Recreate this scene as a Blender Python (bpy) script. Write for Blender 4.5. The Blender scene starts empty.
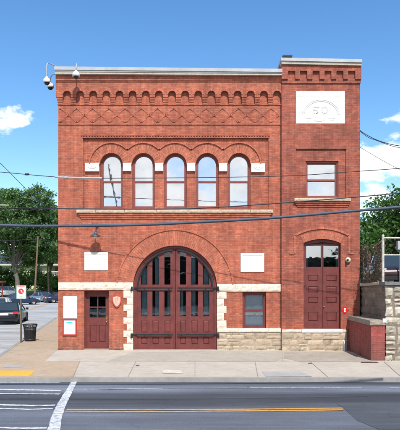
import bpy, math, random
import numpy as np
from mathutils import Vector, Matrix
R = math.radians
rnd = random.Random(7)
SC = bpy.context.scene
COL = SC.collection
F, D0, H, E = 550.0, 22.0, 282.0, 2.72
def XP(px, y=0.0): return (px-200.0)/F*(D0+y)
def ZP(py, y=0.0): return E-(py-H)/F*(D0+y)
def W(px, py, d): return Vector(((px-200)/F*d, d-D0, E-(py-H)/F*d))

# ------------------------------------------------------------------ mesh builder
class MB:
    def __init__(s): s.v=[]; s.f=[]; s.uv=[]; s.sm=[]
    def add(s, vs, fs, uvs=None, smooth=False):
        b=len(s.v); s.v += [tuple(v) for v in vs]
        for i,f in enumerate(fs):
            s.f.append(tuple(b+k for k in f)); s.uv.append(uvs[i] if uvs else None); s.sm.append(smooth)
        return s
    def box(s, x0,x1,y0,y1,z0,z1):
        vs=[(x0,y0,z0),(x1,y0,z0),(x1,y1,z0),(x0,y1,z0),(x0,y0,z1),(x1,y0,z1),(x1,y1,z1),(x0,y1,z1)]
        return s.add(vs,[(0,3,2,1),(4,5,6,7),(0,1,5,4),(1,2,6,5),(2,3,7,6),(3,0,4,7)])
    def bbox(s, x0,x1,y0,y1,z0,z1, b=0.01):
        # box with chamfered front (-y) face
        vs=[(x0,y1,z0),(x1,y1,z0),(x1,y1,z1),(x0,y1,z1),
            (x0,y0+b,z0),(x1,y0+b,z0),(x1,y0+b,z1),(x0,y0+b,z1),
            (x0+b,y0,z0+b),(x1-b,y0,z0+b),(x1-b,y0,z1-b),(x0+b,y0,z1-b)]
        fs=[(0,3,2,1),(8,9,10,11)]
        for a,c in ((0,4),(4,8)):
            for i in range(4):
                j=(i+1)%4; fs.append((a+i,a+j,c+j,c+i))
        return s.add(vs,fs)
    def slab(s, outer, holes, y0, y1):
        cu=bpy.data.curves.new('tmp','CURVE'); cu.dimensions='2D'; cu.fill_mode='BOTH'; cu.extrude=(y1-y0)/2
        for loop in [outer]+list(holes):
            sp=cu.splines.new('POLY'); sp.points.add(len(loop)-1)
            for i,(a,b) in enumerate(loop): sp.points[i].co=(a,b,0,1)
            sp.use_cyclic_u=True
        ob=bpy.data.objects.new('tmp',cu); COL.objects.link(ob)
        dg=bpy.context.evaluated_depsgraph_get(); dg.update()
        me=bpy.data.meshes.new_from_object(ob.evaluated_get(dg))
        ym=(y0+y1)/2
        vs=[(v.co.x, ym-v.co.z, v.co.y) for v in me.vertices]
        fs=[tuple(p.vertices) for p in me.polygons]
        s.add(vs,fs)
        bpy.data.objects.remove(ob); bpy.data.curves.remove(cu); bpy.data.meshes.remove(me)
        return s
    def tube(s, pts, r, n=6, r1=None, cap=True):
        pts=[Vector(p) for p in pts]; m=len(pts); rings=[]; up=None
        for i,p in enumerate(pts):
            t=(pts[min(i+1,m-1)]-pts[max(i-1,0)]).normalized()
            if up is None or abs(t.dot(up))>.95: up=Vector((0,0,1)) if abs(t.z)<.9 else Vector((1,0,0))
            a=t.cross(up).normalized(); b=a.cross(t).normalized()
            rr=r if r1 is None else r+(r1-r)*i/(m-1)
            if hasattr(r,'__len__'): rr=r[i]
            rings.append([p+a*rr*math.cos(2*math.pi*k/n)+b*rr*math.sin(2*math.pi*k/n) for k in range(n)])
        vs=[v for q in rings for v in q]; fs=[]
        for i in range(m-1):
            for k in range(n):
                k2=(k+1)%n; fs.append((i*n+k,i*n+k2,(i+1)*n+k2,(i+1)*n+k))
        s.add(vs,fs,smooth=True)
        if cap: s.add(rings[0],[tuple(range(n))]); s.add(rings[-1],[tuple(reversed(range(n)))])
        return s
    def lathe(s, c, prof, n=16, axis='z', smooth=True):
        c=Vector(c); vs=[]; fs=[]
        for (r,h) in prof:
            for k in range(n):
                a=2*math.pi*k/n; u,v=r*math.cos(a),r*math.sin(a)
                vs.append(c+(Vector((u,v,h)) if axis=='z' else Vector((u,h,v)) if axis=='y' else Vector((h,u,v))))
        for i in range(len(prof)-1):
            for k in range(n):
                k2=(k+1)%n; fs.append((i*n+k,i*n+k2,(i+1)*n+k2,(i+1)*n+k))
        return s.add(vs,fs,smooth=smooth)
    def sheet(s, poly, z):
        return s.add([(a,b,z) for a,b in poly],[tuple(range(len(poly)))])
    def ring(s, cx,cz,r0,r1f,y0,y1,a0,a1,n=24):
        # radial brick ring with polar uv; r1f is a number or function of angle
        vs=[];fs=[];uv=[]
        g=(lambda a:r1f) if not callable(r1f) else r1f
        for i in range(n+1):
            a=a0+(a1-a0)*i/n; c,q=math.cos(a),math.sin(a); ro=g(a)
            vs+=[(cx+r0*c,y0,cz+r0*q),(cx+ro*c,y0,cz+ro*q),(cx+r0*c,y1,cz+r0*q),(cx+ro*c,y1,cz+ro*q)]
        rm=r0
        for i in range(n):
            b=i*4; t=b+4; aa=(a0+(a1-a0)*i/n)*rm; ab=(a0+(a1-a0)*(i+1)/n)*rm
            ra,rb=g(a0+(a1-a0)*i/n)-r0,g(a0+(a1-a0)*(i+1)/n)-r0
            fs.append((b,t,t+1,b+1)); uv.append([(0,aa),(0,ab),(rb,ab),(ra,aa)])
            fs.append((b,b+2,t+2,t)); uv.append([(0,aa),(y1-y0,aa),(y1-y0,ab),(0,ab)])
            fs.append((b+1,t+1,t+3,b+3)); uv.append([(ra,aa),(rb,ab),(rb+y1-y0,ab),(ra+y1-y0,aa)])
        fs+= [(0,1,3,2),(n*4,n*4+2,n*4+3,n*4+1)]; uv+=[None,None]
        return s.add(vs,fs,uv)
    def rock(s, x0,x1,y0,y1,z0,z1, amp=0.03, nx=None, nz=None, jit=0.0, axis='x', seed=None):
        # rock-faced block; front face towards -y (axis x) or towards -x (axis y; x is then the y coordinate)
        w=x1-x0; h=z1-z0
        nx=nx or max(3,int(w/0.09)); nz=nz or max(3,int(h/0.07))
        cs=[(x0+rnd.uniform(0,jit),z0+rnd.uniform(0,jit)),(x1-rnd.uniform(0,jit),z0+rnd.uniform(0,jit)),
            (x1-rnd.uniform(0,jit),z1-rnd.uniform(0,jit)),(x0+rnd.uniform(0,jit),z1-rnd.uniform(0,jit))]
        vs=[];fs=[]; t1=rnd.uniform(-1,1); t2=rnd.uniform(-1,1)
        for j in range(nz+1):
            for i in range(nx+1):
                u,v=i/nx,j/nz
                px=(cs[0][0]*(1-u)+cs[1][0]*u)*(1-v)+(cs[3][0]*(1-u)+cs[2][0]*u)*v
                pz=(cs[0][1]*(1-u)+cs[1][1]*u)*(1-v)+(cs[3][1]*(1-u)+cs[2][1]*u)*v
                edge=min(min(u,1-u)*w,min(v,1-v)*h); k=min(1,edge/0.05)
                dep=y0+(1-k**.7)*amp*1.1
                if edge>0.001: dep+= -amp*(.5*rnd.uniform(-1,1)*.8+.35*t1*(u-.5)+.5*t2*(v-.5)) ; px+=rnd.uniform(-.1,.1)*w/nx; pz+=rnd.uniform(-.1,.1)*h/nz
                vs.append((px,dep,pz))
        for j in range(nz):
            for i in range(nx):
                a=j*(nx+1)+i; fs.append((a,a+1,a+nx+2,a+nx+1))
        # sides
        brd=[i for i in range(nx+1)]+[(j)*(nx+1)+nx for j in range(1,nz+1)]+[nz*(nx+1)+i for i in range(nx-1,-1,-1)]+[j*(nx+1) for j in range(nz-1,0,-1)]
        b=len(vs); vs+=[(vs[q][0],y1,vs[q][2]) for q in brd]; m=len(brd)
        for i in range(m):
            j=(i+1)%m; fs.append((brd[j],brd[i],b+i,b+j))
        if axis=='y': vs=[(p[1],-p[0],p[2]) for p in vs]
        return s.add(vs,fs)
    def build(s, name, mat, parent=None, loc=None):
        me=bpy.data.meshes.new(name); me.from_pydata(s.v,[],s.f); me.update()
        uvl=me.uv_layers.new(name='UVMap'); V=me.vertices
        data=uvl.data
        for p,u in zip(me.polygons,s.uv):
            if u:
                for k,li in enumerate(p.loop_indices): data[li].uv=u[k]
            else:
                n=p.normal; ax=max(range(3),key=lambda q:abs(n[q]))
                for li in p.loop_indices:
                    c=V[me.loops[li].vertex_index].co
                    data[li].uv=(c.y,c.z) if ax==0 else (c.x,c.z) if ax==1 else (c.x,c.y)
        for p,q in zip(me.polygons,s.sm): p.use_smooth=q
        if mat: me.materials.append(mat)
        o=bpy.data.objects.new(name,me); COL.objects.link(o)
        if parent is not None: o.parent=parent
        if loc is not None: o.location=loc
        return o

def empty(name,loc=(0,0,0),rz=0,label=None,cat=None,group=None):
    o=bpy.data.objects.new(name,None); COL.objects.link(o); o.location=loc; o.rotation_euler=(0,0,rz); o.empty_display_size=.2
    if label: tag(o,label,cat,group)
    return o
def tag(o,label=None,cat=None,group=None,kind=None):
    if label: o['label']=label
    if cat: o['category']=cat
    if group: o['group']=group
    if kind: o['kind']=kind
    return o
def st(o): o['kind']='structure'; return o

# ------------------------------------------------------------------ materials
class NT:
    def __init__(s,name):
        s.m=bpy.data.materials.new(name); s.m.use_nodes=True; s.t=s.m.node_tree; s.n=s.t.nodes; s.l=s.t.links
        s.b=s.n['Principled BSDF']; s.out=s.n['Material Output']
    def N(s,t,**k):
        n=s.n.new(t)
        for a,b in k.items(): setattr(n,a,b)
        return n
    def L(s,a,b): s.l.new(a,b)
    def noise(s,scale,detail=4,vec=None,rough=.55,dim=None):
        n=s.N('ShaderNodeTexNoise'); n.inputs['Scale'].default_value=scale; n.inputs['Detail'].default_value=detail; n.inputs['Roughness'].default_value=rough
        if vec is not None: s.L(vec,n.inputs['Vector'])
        return n.outputs['Fac']
    def obj(s): 
        return s.N('ShaderNodeTexCoord').outputs['Object']
    def pos(s):
        return s.N('ShaderNodeNewGeometry').outputs['Position']
    def scale(s,vec,sx,sy,sz):
        m=s.N('ShaderNodeMapping'); m.inputs['Scale'].default_value=(sx,sy,sz); s.L(vec,m.inputs['Vector']); return m.outputs[0]
    def ramp(s,fac,stops,interp='LINEAR'):
        r=s.N('ShaderNodeValToRGB'); r.color_ramp.interpolation=interp
        el=r.color_ramp.elements
        cc=lambda c:(c,c,c,1) if not hasattr(c,'__len__') else (*c,1)
        el[0].position=stops[0][0]; el[0].color=cc(stops[0][1]); el[1].position=stops[-1][0]; el[1].color=cc(stops[-1][1])
        for (p,c) in stops[1:-1]: e=el.new(p); e.color=cc(c)
        s.L(fac,r.inputs[0]); return r.outputs[0]
    def mix(s,fac,a,b,mode='MIX'):
        m=s.N('ShaderNodeMix',data_type='RGBA',blend_type=mode)
        if isinstance(fac,(int,float)): m.inputs[0].default_value=fac
        else: s.L(fac,m.inputs[0])
        for i,c in ((6,a),(7,b)):
            if hasattr(c,'is_linked') or hasattr(c,'links'): s.L(c,m.inputs[i])
            else: m.inputs[i].default_value=(*c,1) if len(c)==3 else c
        return m.outputs[2]
    def math(s,op,a,b=None,c=None):
        m=s.N('ShaderNodeMath',operation=op)
        for i,v in enumerate((a,b,c)):
            if v is None: continue
            if isinstance(v,(int,float)): m.inputs[i].default_value=v
            else: s.L(v,m.inputs[i])
        return m.outputs[0]
    def bump(s,h,strength=.3,dist=.02):
        b=s.N('ShaderNodeBump'); b.inputs['Strength'].default_value=strength; b.inputs['Distance'].default_value=dist
        s.L(h,b.inputs['Height']); s.L(b.outputs[0],s.b.inputs['Normal'])
    def col(s,c):
        if hasattr(c,'links'): s.L(c,s.b.inputs['Base Color'])
        else: s.b.inputs['Base Color'].default_value=(*c,1)
    def rough(s,r): s.b.inputs['Roughness'].default_value=r

def g3(v): return (v,v,v)
def m_brick(name,c1,c2,mort,mottle=(.62,1.25),white=.35,dirty=.5):
    t=NT(name); uv=t.N('ShaderNodeTexCoord').outputs['UV']; p=t.pos()
    wob=t.N('ShaderNodeTexNoise'); wob.inputs['Scale'].default_value=3; t.L(p,wob.inputs['Vector'])
    ad=t.N('ShaderNodeVectorMath',operation='MULTIPLY_ADD'); t.L(wob.outputs['Color'],ad.inputs[0]); ad.inputs[1].default_value=(.012,.012,0); t.L(uv,ad.inputs[2])
    b=t.N('ShaderNodeTexBrick'); t.L(ad.outputs[0],b.inputs['Vector'])
    b.inputs['Scale'].default_value=1; b.inputs['Brick Width'].default_value=.215; b.inputs['Row Height'].default_value=.071
    b.inputs['Mortar Size'].default_value=.006; b.inputs['Mortar Smooth'].default_value=.3; b.inputs['Bias'].default_value=0
    b.inputs['Color1'].default_value=(*c1,1); b.inputs['Color2'].default_value=(*c2,1)
    mc=t.mix(t.ramp(t.noise(5,5,p,.7),[(.42,0),(.62,1)]),mort,tuple(x*.40 for x in mort))
    t.L(mc,b.inputs['Mortar'])
    big=t.ramp(t.noise(.75,6,p,.6),[(.3,mottle[0]),(.7,mottle[1])])
    c=t.mix(1,b.outputs['Color'],big,'MULTIPLY')
    med=t.ramp(t.noise(7,5,p,.75),[(.28,.72),(.72,1.22)])
    c=t.mix(1,c,med,'MULTIPLY')
    # stretched horizontal dirt in courses
    hs=t.scale(p,3.5,3.5,26)
    dm=t.ramp(t.noise(1.0,4,hs,.7),[(.60,0),(.70,dirty)])
    c=t.mix(dm,c,tuple(x*.30 for x in c1))
    st2=t.ramp(t.noise(2.4,6,p,.7),[(.52,0),(.66,.38)]); c=t.mix(st2,c,tuple(x*.45 for x in c1))
    sz=t.N('ShaderNodeSeparateXYZ'); t.L(p,sz.inputs[0])
    gm=t.math('MULTIPLY',t.ramp(sz.outputs['Z'],[(.0,1),(.9,0)]),t.ramp(t.noise(4.5,5,p,.7),[(.42,.1),(.58,.75)])); c=t.mix(gm,c,(.12,.075,.055))
    # water streaks running down the face
    vsx=t.ramp(t.noise(1.0,5,t.scale(p,5.5,5.5,.35),.7),[(.40,.80),(.62,1.06)])
    c=t.mix(1,c,vsx,'MULTIPLY')
    # flaked pale spots
    ws=t.math('MULTIPLY',t.ramp(t.noise(13,3,t.scale(p,1,1,1.6),.5),[(.66,0),(.72,white)]),t.ramp(t.noise(1.1,2,p),[(.45,0),(.6,1)]))
    c=t.mix(ws,c,(.62,.42,.34))
    t.col(c); t.rough(.88)
    hgt=t.math('MULTIPLY_ADD',b.outputs['Fac'],-1.0,t.math('MULTIPLY',t.noise(40,3,p),.6))
    t.bump(hgt,.45,.008); return t.m
def m_stone(name,c1,c2,c3,sc=2.5,bump=.4,island=True,rough=.9,isl=(.72,1.2)):
    t=NT(name); p=t.pos()
    c=t.mix(t.ramp(t.noise(sc,6,p,.65),[(.35,0),(.65,1)]),c1,c2)
    c=t.mix(t.ramp(t.noise(sc*2.7,5,p,.7),[(.52,0),(.68,.75)]),c,c3)
    if island:
        ri=t.N('ShaderNodeNewGeometry').outputs['Random Per Island']
        c=t.mix(1,c,t.ramp(ri,[(0,isl[0]),(1,isl[1])]),'MULTIPLY')
    t.col(c); t.rough(rough); t.bump(t.noise(sc*12,5,p,.7),bump,.02); return t.m
def m_paint(name,c,var=.15,rough=.5,sc=6,spec=.4,metal=0,bump=.05,streak=0):
    t=NT(name); p=t.obj()
    k=t.ramp(t.noise(sc,5,p,.65),[(.3,1-var),(.7,1+var)])
    cc=t.mix(1,c,k,'MULTIPLY')
    if streak:
        s=t.noise(1,4,t.scale(p,14,14,1.2),.7); cc=t.mix(t.ramp(s,[(.55,0),(.72,streak)]),cc,tuple(x*.35 for x in c))
    t.col(cc); t.rough(rough); t.b.inputs['Metallic'].default_value=metal
    t.b.inputs['Specular IOR Level'].default_value=spec
    if bump: t.bump(t.noise(sc*8,3,p),bump,.01)
    return t.m
def m_glass(name,tint=(.8,.85,.88),refl=.5,rough=.015,trans=True,wave=.006):
    t=NT(name); t.n.remove(t.b)
    gl=t.N('ShaderNodeBsdfGlossy'); gl.inputs['Color'].default_value=(*tint,1); gl.inputs['Roughness'].default_value=rough
    tr=t.N('ShaderNodeBsdfTransparent'); tr.inputs['Color'].default_value=(*tint,1)
    fr=t.N('ShaderNodeFresnel'); fr.inputs['IOR'].default_value=1.5
    mx=t.N('ShaderNodeMixShader'); fac=t.math('MAXIMUM',fr.outputs[0],refl)
    bp=t.N('ShaderNodeBump'); bp.inputs['Strength'].default_value=wave; bp.inputs['Distance'].default_value=.2
    t.L(t.noise(2.2,2,t.pos()),bp.inputs['Height']); t.L(bp.outputs[0],gl.inputs['Normal'])
    t.L(fac,mx.inputs[0]); t.L(tr.outputs[0],mx.inputs[1]); t.L(gl.outputs[0],mx.inputs[2]); t.L(mx.outputs[0],t.out.inputs[0])
    return t.m
def m_leaf(name,c1,c2,c3,trans=.35,nscale=.5):
    t=NT(name); t.n.remove(t.b); p=t.pos(); g=t.N('ShaderNodeNewGeometry').outputs['Random Per Island']
    c=t.mix(t.ramp(t.noise(nscale,3,p),[(.38,0),(.62,1)]),c1,c2); c=t.mix(t.ramp(g,[(.5,0),(1,1)]),c,c3)
    d=t.N('ShaderNodeBsdfDiffuse'); tl=t.N('ShaderNodeBsdfTranslucent'); t.L(c,d.inputs[0]); t.L(c,tl.inputs[0])
    gs=t.N('ShaderNodeBsdfGlossy'); gs.inputs['Roughness'].default_value=.45; gs.inputs['Color'].default_value=(.5,.5,.5,1)
    a=t.N('ShaderNodeMixShader'); a.inputs[0].default_value=trans; t.L(d.outputs[0],a.inputs[1]); t.L(tl.outputs[0],a.inputs[2])
    b=t.N('ShaderNodeMixShader'); b.inputs[0].default_value=.05; t.L(a.outputs[0],b.inputs[1]); t.L(gs.outputs[0],b.inputs[2]); t.L(b.outputs[0],t.out.inputs[0])
    return t.m

BR  = m_brick('brick_red',(.51,.155,.086),(.38,.096,.053),(.37,.132,.082),mottle=(.76,1.2))
BRB = m_brick('brick_bay',(.43,.125,.075),(.31,.078,.047),(.29,.105,.07),dirty=.6)
BRR = m_brick('brick_arch',(.53,.168,.094),(.43,.118,.064),(.34,.12,.075),dirty=.15,mottle=(.85,1.12))
BRD = m_brick('brick_dark',(.24,.075,.05),(.18,.06,.042),(.14,.06,.045),dirty=.3,white=0)
BRP = m_brick('brick_painted_wall',(.37,.085,.070),(.31,.066,.055),(.29,.074,.062),mottle=(.88,1.1),white=.1,dirty=.2)
STW = m_stone('white_stone',(.78,.70,.58),(.66,.58,.46),(.42,.31,.20),3,.5)
STW2= m_stone('white_stone_plain',(.68,.67,.64),(.63,.615,.58),(.62,.58,.5),2,.15,False)
SIL = m_stone('sill_stone',(.60,.47,.33),(.45,.33,.23),(.25,.17,.12),6,.4)
RUB = m_stone('rubble_stone',(.52,.415,.295),(.43,.335,.235),(.20,.14,.09),2.4,.6,isl=(.78,1.15))
MOR = m_stone('mortar',(.42,.35,.26),(.33,.27,.20),(.18,.13,.10),5,.5,False)
GRA = m_stone('granite_facing',(.52,.475,.385),(.40,.355,.28),(.22,.165,.11),3.2,.7,isl=(.6,1.25))
GRM = m_stone('granite_mortar',(.25,.20,.15),(.19,.15,.11),(.13,.10,.07),6,.6,False)
DOOR= m_paint('oxblood_paint',(.150,.036,.031),.24,.5,3.2,.4,streak=.45)
SASH= m_paint('sash_paint',(.23,.065,.050),.15,.5,6)
IRON= m_paint('black_iron',(.018,.018,.02),.3,.5,8)
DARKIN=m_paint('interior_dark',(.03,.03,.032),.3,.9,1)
BLIND=m_paint('white_blind',(.86,.86,.87),.05,.9,1,bump=0)
CURT= m_paint('grey_curtain',(.50,.53,.54),.25,.9,4)
GLS = m_glass('glass_upper',(.97,.98,.99),.42)
GLD = m_glass('glass_dark',(.78,.84,.86),.13)
GLT = m_glass('glass_transom',(.85,.9,.92),.42)
GUT = m_paint('gutter_metal',(.40,.41,.41),.14,.4,2,.5,.0)
CAPS= m_stone('cap_stone',(.52,.47,.38),(.42,.37,.29),(.25,.21,.16),5,.4,False)
WHM = m_paint('white_metal',(.80,.80,.79),.05,.4,4)
CABM= m_paint('cable_black',(.03,.033,.04),.1,.6,2)
CABG= m_paint('cable_blue_grey',(.062,.078,.105),.1,.6,2)
SLV = m_paint('cable_sleeve_grey',(.36,.40,.42),.12,.5,4)
STEEL=m_paint('galvanised_steel',(.42,.43,.43),.15,.45,6,.5,.4)
FENP= m_paint('fence_white_paint',(.50,.46,.39),.4,.6,9)
WOODP=m_paint('pole_wood',(.19,.115,.072),.25,.85,4,bump=.3)
RUBB= m_paint('tyre_rubber',(.02,.02,.021),.2,.8,10)
CHR = m_paint('alloy_rim',(.5,.5,.51),.05,.3,10,.5,.8,0)

# ------------------------------------------------------------------ outlines
def rect(x0,x1,z0,z1): return [(x0,z0),(x1,z0),(x1,z1),(x0,z1)]
def arch(cx,r,zs,z0,n=20):   # rectangle with semicircular head
    return [(cx-r,z0),(cx+r,z0)]+[(cx+r*math.cos(math.pi*i/n),zs+r*math.sin(math.pi*i/n)) for i in range(n+1)]
def seg(x0,x1,z0,zs,rise,n=12):
    cx=(x0+x1)/2; hw=(x1-x0)/2; rr=(hw*hw+rise*rise)/(2*rise); a=math.asin(hw/rr)
    return [(x0,z0),(x1,z0)]+[(cx+rr*math.sin(a-2*a*i/n),zs+rise-rr+rr*math.cos(a-2*a*i/n)) for i in range(n+1)]

# ================================================================== FIRE STATION
fs=empty('fire_station',(0,0,0),0,'red brick fire station with large arched double doors and white stone trim','building')
XL,XM,XR=XP(58.2),XP(281.2),XP(360,-.15)
CX=XP(175); RD=42/25
zspr=ZP(287.5)
doorP=rect(XP(84),XP(109),0.0,ZP(291))
winR=rect(XP(242.5),XP(266),ZP(328),ZP(292))
wall=MB()
ztop=ZP(71)
panel=rect(XP(83),XP(268.5),ZP(209),ZP(137.5))
a42=arch(CX,RD,zspr,0.0,40)
def low(path): # openings that reach the ground: drop slightly under the base
    return [(a,(b if b>0.001 else -.02)) for a,b in path]
def notch_outline(x0,x1,z1,notches,zb=-.13):
    # outline with ground-level notches cut from the bottom
    pts=[(x0,zb)]
    for n in notches:
        # n = path beginning bottom-left, bottom-right, then over the head right->left
        bl,br=n[0],n[1]; head=n[2:]
        pts.append((bl[0],zb)); pts+= list(reversed(head)); pts.append((br[0],zb))
    pts+=[(x1,zb),(x1,z1),(x0,z1)]
    return pts
def cleannotch(p): return p
nd=[(doorP[0][0],0),(doorP[1][0],0),doorP[2],doorP[3]]
out=notch_outline(XL,XM,ztop,[nd,a42])
wall.slab(out,[winR,panel],0,.08)
wc=[111.2,143.2,175.2,207.2,239.2]
zsp2=ZP(164.2); rw=11.4/25; zsill=ZP(208.6)
wh=[arch(XP(c),rw,zsp2,zsill,24) for c in wc]
wall.slab(out,[winR]+wh,.08,.42)
wall.build('front_wall',BR,fs)
# recessed panel head moulding (brick dentil course)
m=MB(); m.box(XP(81.5),XP(270),-.045,.0,ZP(135.9),ZP(134.6))
m.box(XP(82.4),XP(269.2),-.02,.0,ZP(138),ZP(137.2))
x=XP(82)
while x<XP(269): m.box(x,x+.055,-.03,.0,ZP(137.2),ZP(135.9)); x+=.11
m.build('string_course',BR,fs)
# bodies: side walls, back, roof
m=MB(); m.box(XL,XL+.35,.42,16,-.13,ZP(71)); m.box(XL,XM,16,16.35,-.13,ZP(71)); m.build('side_wall',BR,fs)
m=MB(); m.box(XM,XR,-.15+.35,.9,ZP(62),ZP(60)); 
m=MB(); m.box(XL+.35,XM,.42,16,ZP(71)-.6,ZP(71)-.45); m.build('roof',CAPS,fs)
m=MB(); m.box(XL+.35,XM-.02,3.0,3.1,0,4.2); m.box(XL+.35,XM-.02,.6,3.0,4.0,4.1); m.box(XL+.35,XM-.02,3.0,3.1,4.2,8.4); m.box(XL+.36,XM,.43,3,.0,.02); m.build('interior_wall',DARKIN,fs)

# window hoods (radial brick)
for i,c in enumerate(wc):
    cx=XP(c); half=16/25; R1=21/25.
    def ro(a,i=i):
        cc=math.cos(a)
        if (cc>0 and i<4) or (cc<0 and i>0): return min(R1,half/max(abs(cc),1e-6))
        return R1
    def ro2(a,i=i):
        cc=math.cos(a); q=R1+.05
        if (cc>0 and i<4) or (cc<0 and i>0): return min(q,half/max(abs(cc),1e-6))
        return q
    m=MB(); m.ring(cx,zsp2,rw,ro,.02,.08,0,math.pi,36)
    # label mould only where the ring is full radius
    a0=0 if i==4 else math.acos(half/(R1+.05)); a1=math.pi if i==0 else math.pi-math.acos(half/(R1+.05))
    m.ring(cx,zsp2,R1,ro2,-.025,.08,a0,a1,24)
    m.build('window_hood',BRR,fs)
# jamb pilasters and imposts
for (a,b,t,bt) in ((85.2,99,163,171.3),(122.9,131.2,163,171),(154.9,163.2,163,171),(186.9,195.2,163,171),(218.9,227.2,163.2,171.2),(251.2,265,163.5,172)):
    m=MB(); m.rock(XP(a),XP(b),-.02,.08,ZP(bt),ZP(t),.006,nx=6,nz=5)
    if b-a>10:
        cxx=(XP(a)+XP(b))/2; zz=(ZP(t)+ZP(bt))/2
        for k in range(-2,3): m.lathe((cxx+k*.06,-.018,zz+.04-.02*abs(k)),[(.0,-.010),(.018,-.006),(.028,.01)],8,'y')
        m.tube([(cxx-.18,-.012,zz+.02),(cxx-.08,-.012,zz-.05),(cxx+.08,-.012,zz-.05),(cxx+.18,-.012,zz+.02)],.018,6)
    m.build('impost_block',STW2,fs)
# sill
for a,b in ((77,96),(96,125),(125,157),(157,189),(189,221),(221,250),(250,273)):
    m=MB(); m.rock(XP(a)+.004,XP(b)-.004,-.14,.12,ZP(213.2),ZP(210.0),.012,jit=.008); m.build('sill_stone',SIL,fs)
m=MB(); m.box(XP(79),XP(271),-.085,.02,ZP(215.3),ZP(213.2)); m.box(XP(80),XP(270),-.06,.02,ZP(217),ZP(215.3)); m.box(XP(81),XP(269),-.03,.02,ZP(219),ZP(217)); m.build('sill_corbel',BR,fs)

def pane(name,mat,parent,x0,x1,z0,z1,y): 
    m=MB(); m.box(x0,x1,y,y+.006,z0,z1); return m.build(name,mat,parent)
# five arched windows
for c in wc:
    cx=XP(c); m=MB()
    m.slab(arch(cx,rw,zsp2,zsill,28),[arch(cx,rw-.05,zsp2,zsill+.06,28)],.17,.40)
    m.slab(arch(cx,rw-.05,zsp2,zsill+.06,28),[arch(cx,8.9/25,zsp2,ZP(206.2),28)],.215,.36)
    w=m.build('arched_window',SASH,fs)
    m=MB(); zr=ZP(180.8); r3=8.9/25
    m.box(cx-r3,cx+r3,.20,.30,zr-.035,zr+.03); m.build('meeting_rail',SASH,w)
    m=MB(); m.box(cx-r3,cx+r3,.24,.30,ZP(206.2),ZP(206.2)+.03); m.build('bottom_rail',SASH,w)
    m=MB(); m.slab(arch(cx,r3+.01,zsp2,zr,24),[],.262,.268); m.build('pane',GLS,w)
    pane('pane',GLS,w,cx-r3-.01,cx+r3+.01,ZP(206.6),zr,.285)
    m=MB(); m.box(cx-r3-.03,cx+r3+.03,.43,.44,ZP(207),zsp2+r3); m.build('blind',BLIND,w)

# corbel table
m=MB()
slope=lambda x:(x-XL)/(XM-XL)
n=17; ac=[67+13.13*k for k in range(n)]
Y=-.12
bot=97.2
pts=[(XP(56.2,Y),ZP(bot,Y))]
for c in ac:
    if c+3.9>281.5: break
    cx=XP(c,Y); r=3.9/F*(D0+Y); zs=ZP(94.6,Y)
    pts.append((cx-r,ZP(bot,Y)))
    pts+=[(cx-r*math.cos(math.pi*k/10),zs+r*math.sin(math.pi*k/10)) for k in range(11)]
    pts.append((cx+r,ZP(bot,Y)))
last=ac[-1]; 
pts+=[(XM,ZP(bot,Y)),(XM,ZP(81.6,Y)),(XP(56.2,Y),ZP(81.6,Y))]
pts2=[]
for p in pts:
    if not pts2 or (abs(p[0]-pts2[-1][0])+abs(p[1]-pts2[-1][1]))>1e-4: pts2.append(p)
pts2=[p for p in pts2 if p[0]<=XM+1e-6]
m.slab(pts2,[],Y,0.0)
m.box(XP(55.6,-.17),XM,-.17,0,ZP(80.4,-.17),ZP(72,-.17)); m.box(XP(55.9,-.145),XM,-.145,0,ZP(81.7,-.14),ZP(80.4,-.14))
for k in range(n+1):
    c=60.4+13.13*k
    a,b=(c-2.4,c+2.4)
    if b>281: b=281
    if k==0: a=56.6
    if a>b: continue
    for (t,bb,y) in ((97.2,98.9,-.10),(98.9,100.6,-.082),(100.6,102.3,-.062),(102.3,104.0,-.042)):
        e=0 if k else (-y)*0+ (t-97.2)*.25
        m.box(XP(a,y)+ (e/25),XP(b,y),y,0,ZP(bb,y),ZP(t,y)+.002)
m.box(XP(57.5),XM,-.03,0,ZP(105.3),ZP(104.2)); m.box(XP(58),XM,-.03,0,ZP(125),ZP(124.1))
m.box(XL-.1,XL+.0,0,16,ZP(97),ZP(72))
m.build('corbel_table',BR,fs)
# small arch rings over each corbel arch
m=MB()
for c in ac:
    if c+3.9>281.5: break
    cx=XP(c,Y); r=3.9/F*(D0+Y); m.ring(cx,ZP(94.6,Y),r,r+.075,Y-.014,Y,.0,math.pi,10)
m.build('corbel_arch_ring',BRR,fs)
# diamond lattice of projecting headers
m=MB()
for k in range(-1,13):
    c=76.6+16.2*k
    for sx in (-1,1):
        for sz in (-1,1):
            for q in range(6):
                u=(q+.5)/6; px=c+sx*8.1*u; py=115.2+sz*7.1*(1-u)
                if px<59.5 or px>280: continue
                x=XP(px); z=ZP(py); m.box(x-.034,x+.034,-.016,0,z-.024,z+.024)
m.build('diamond_lattice',BR,fs)
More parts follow.
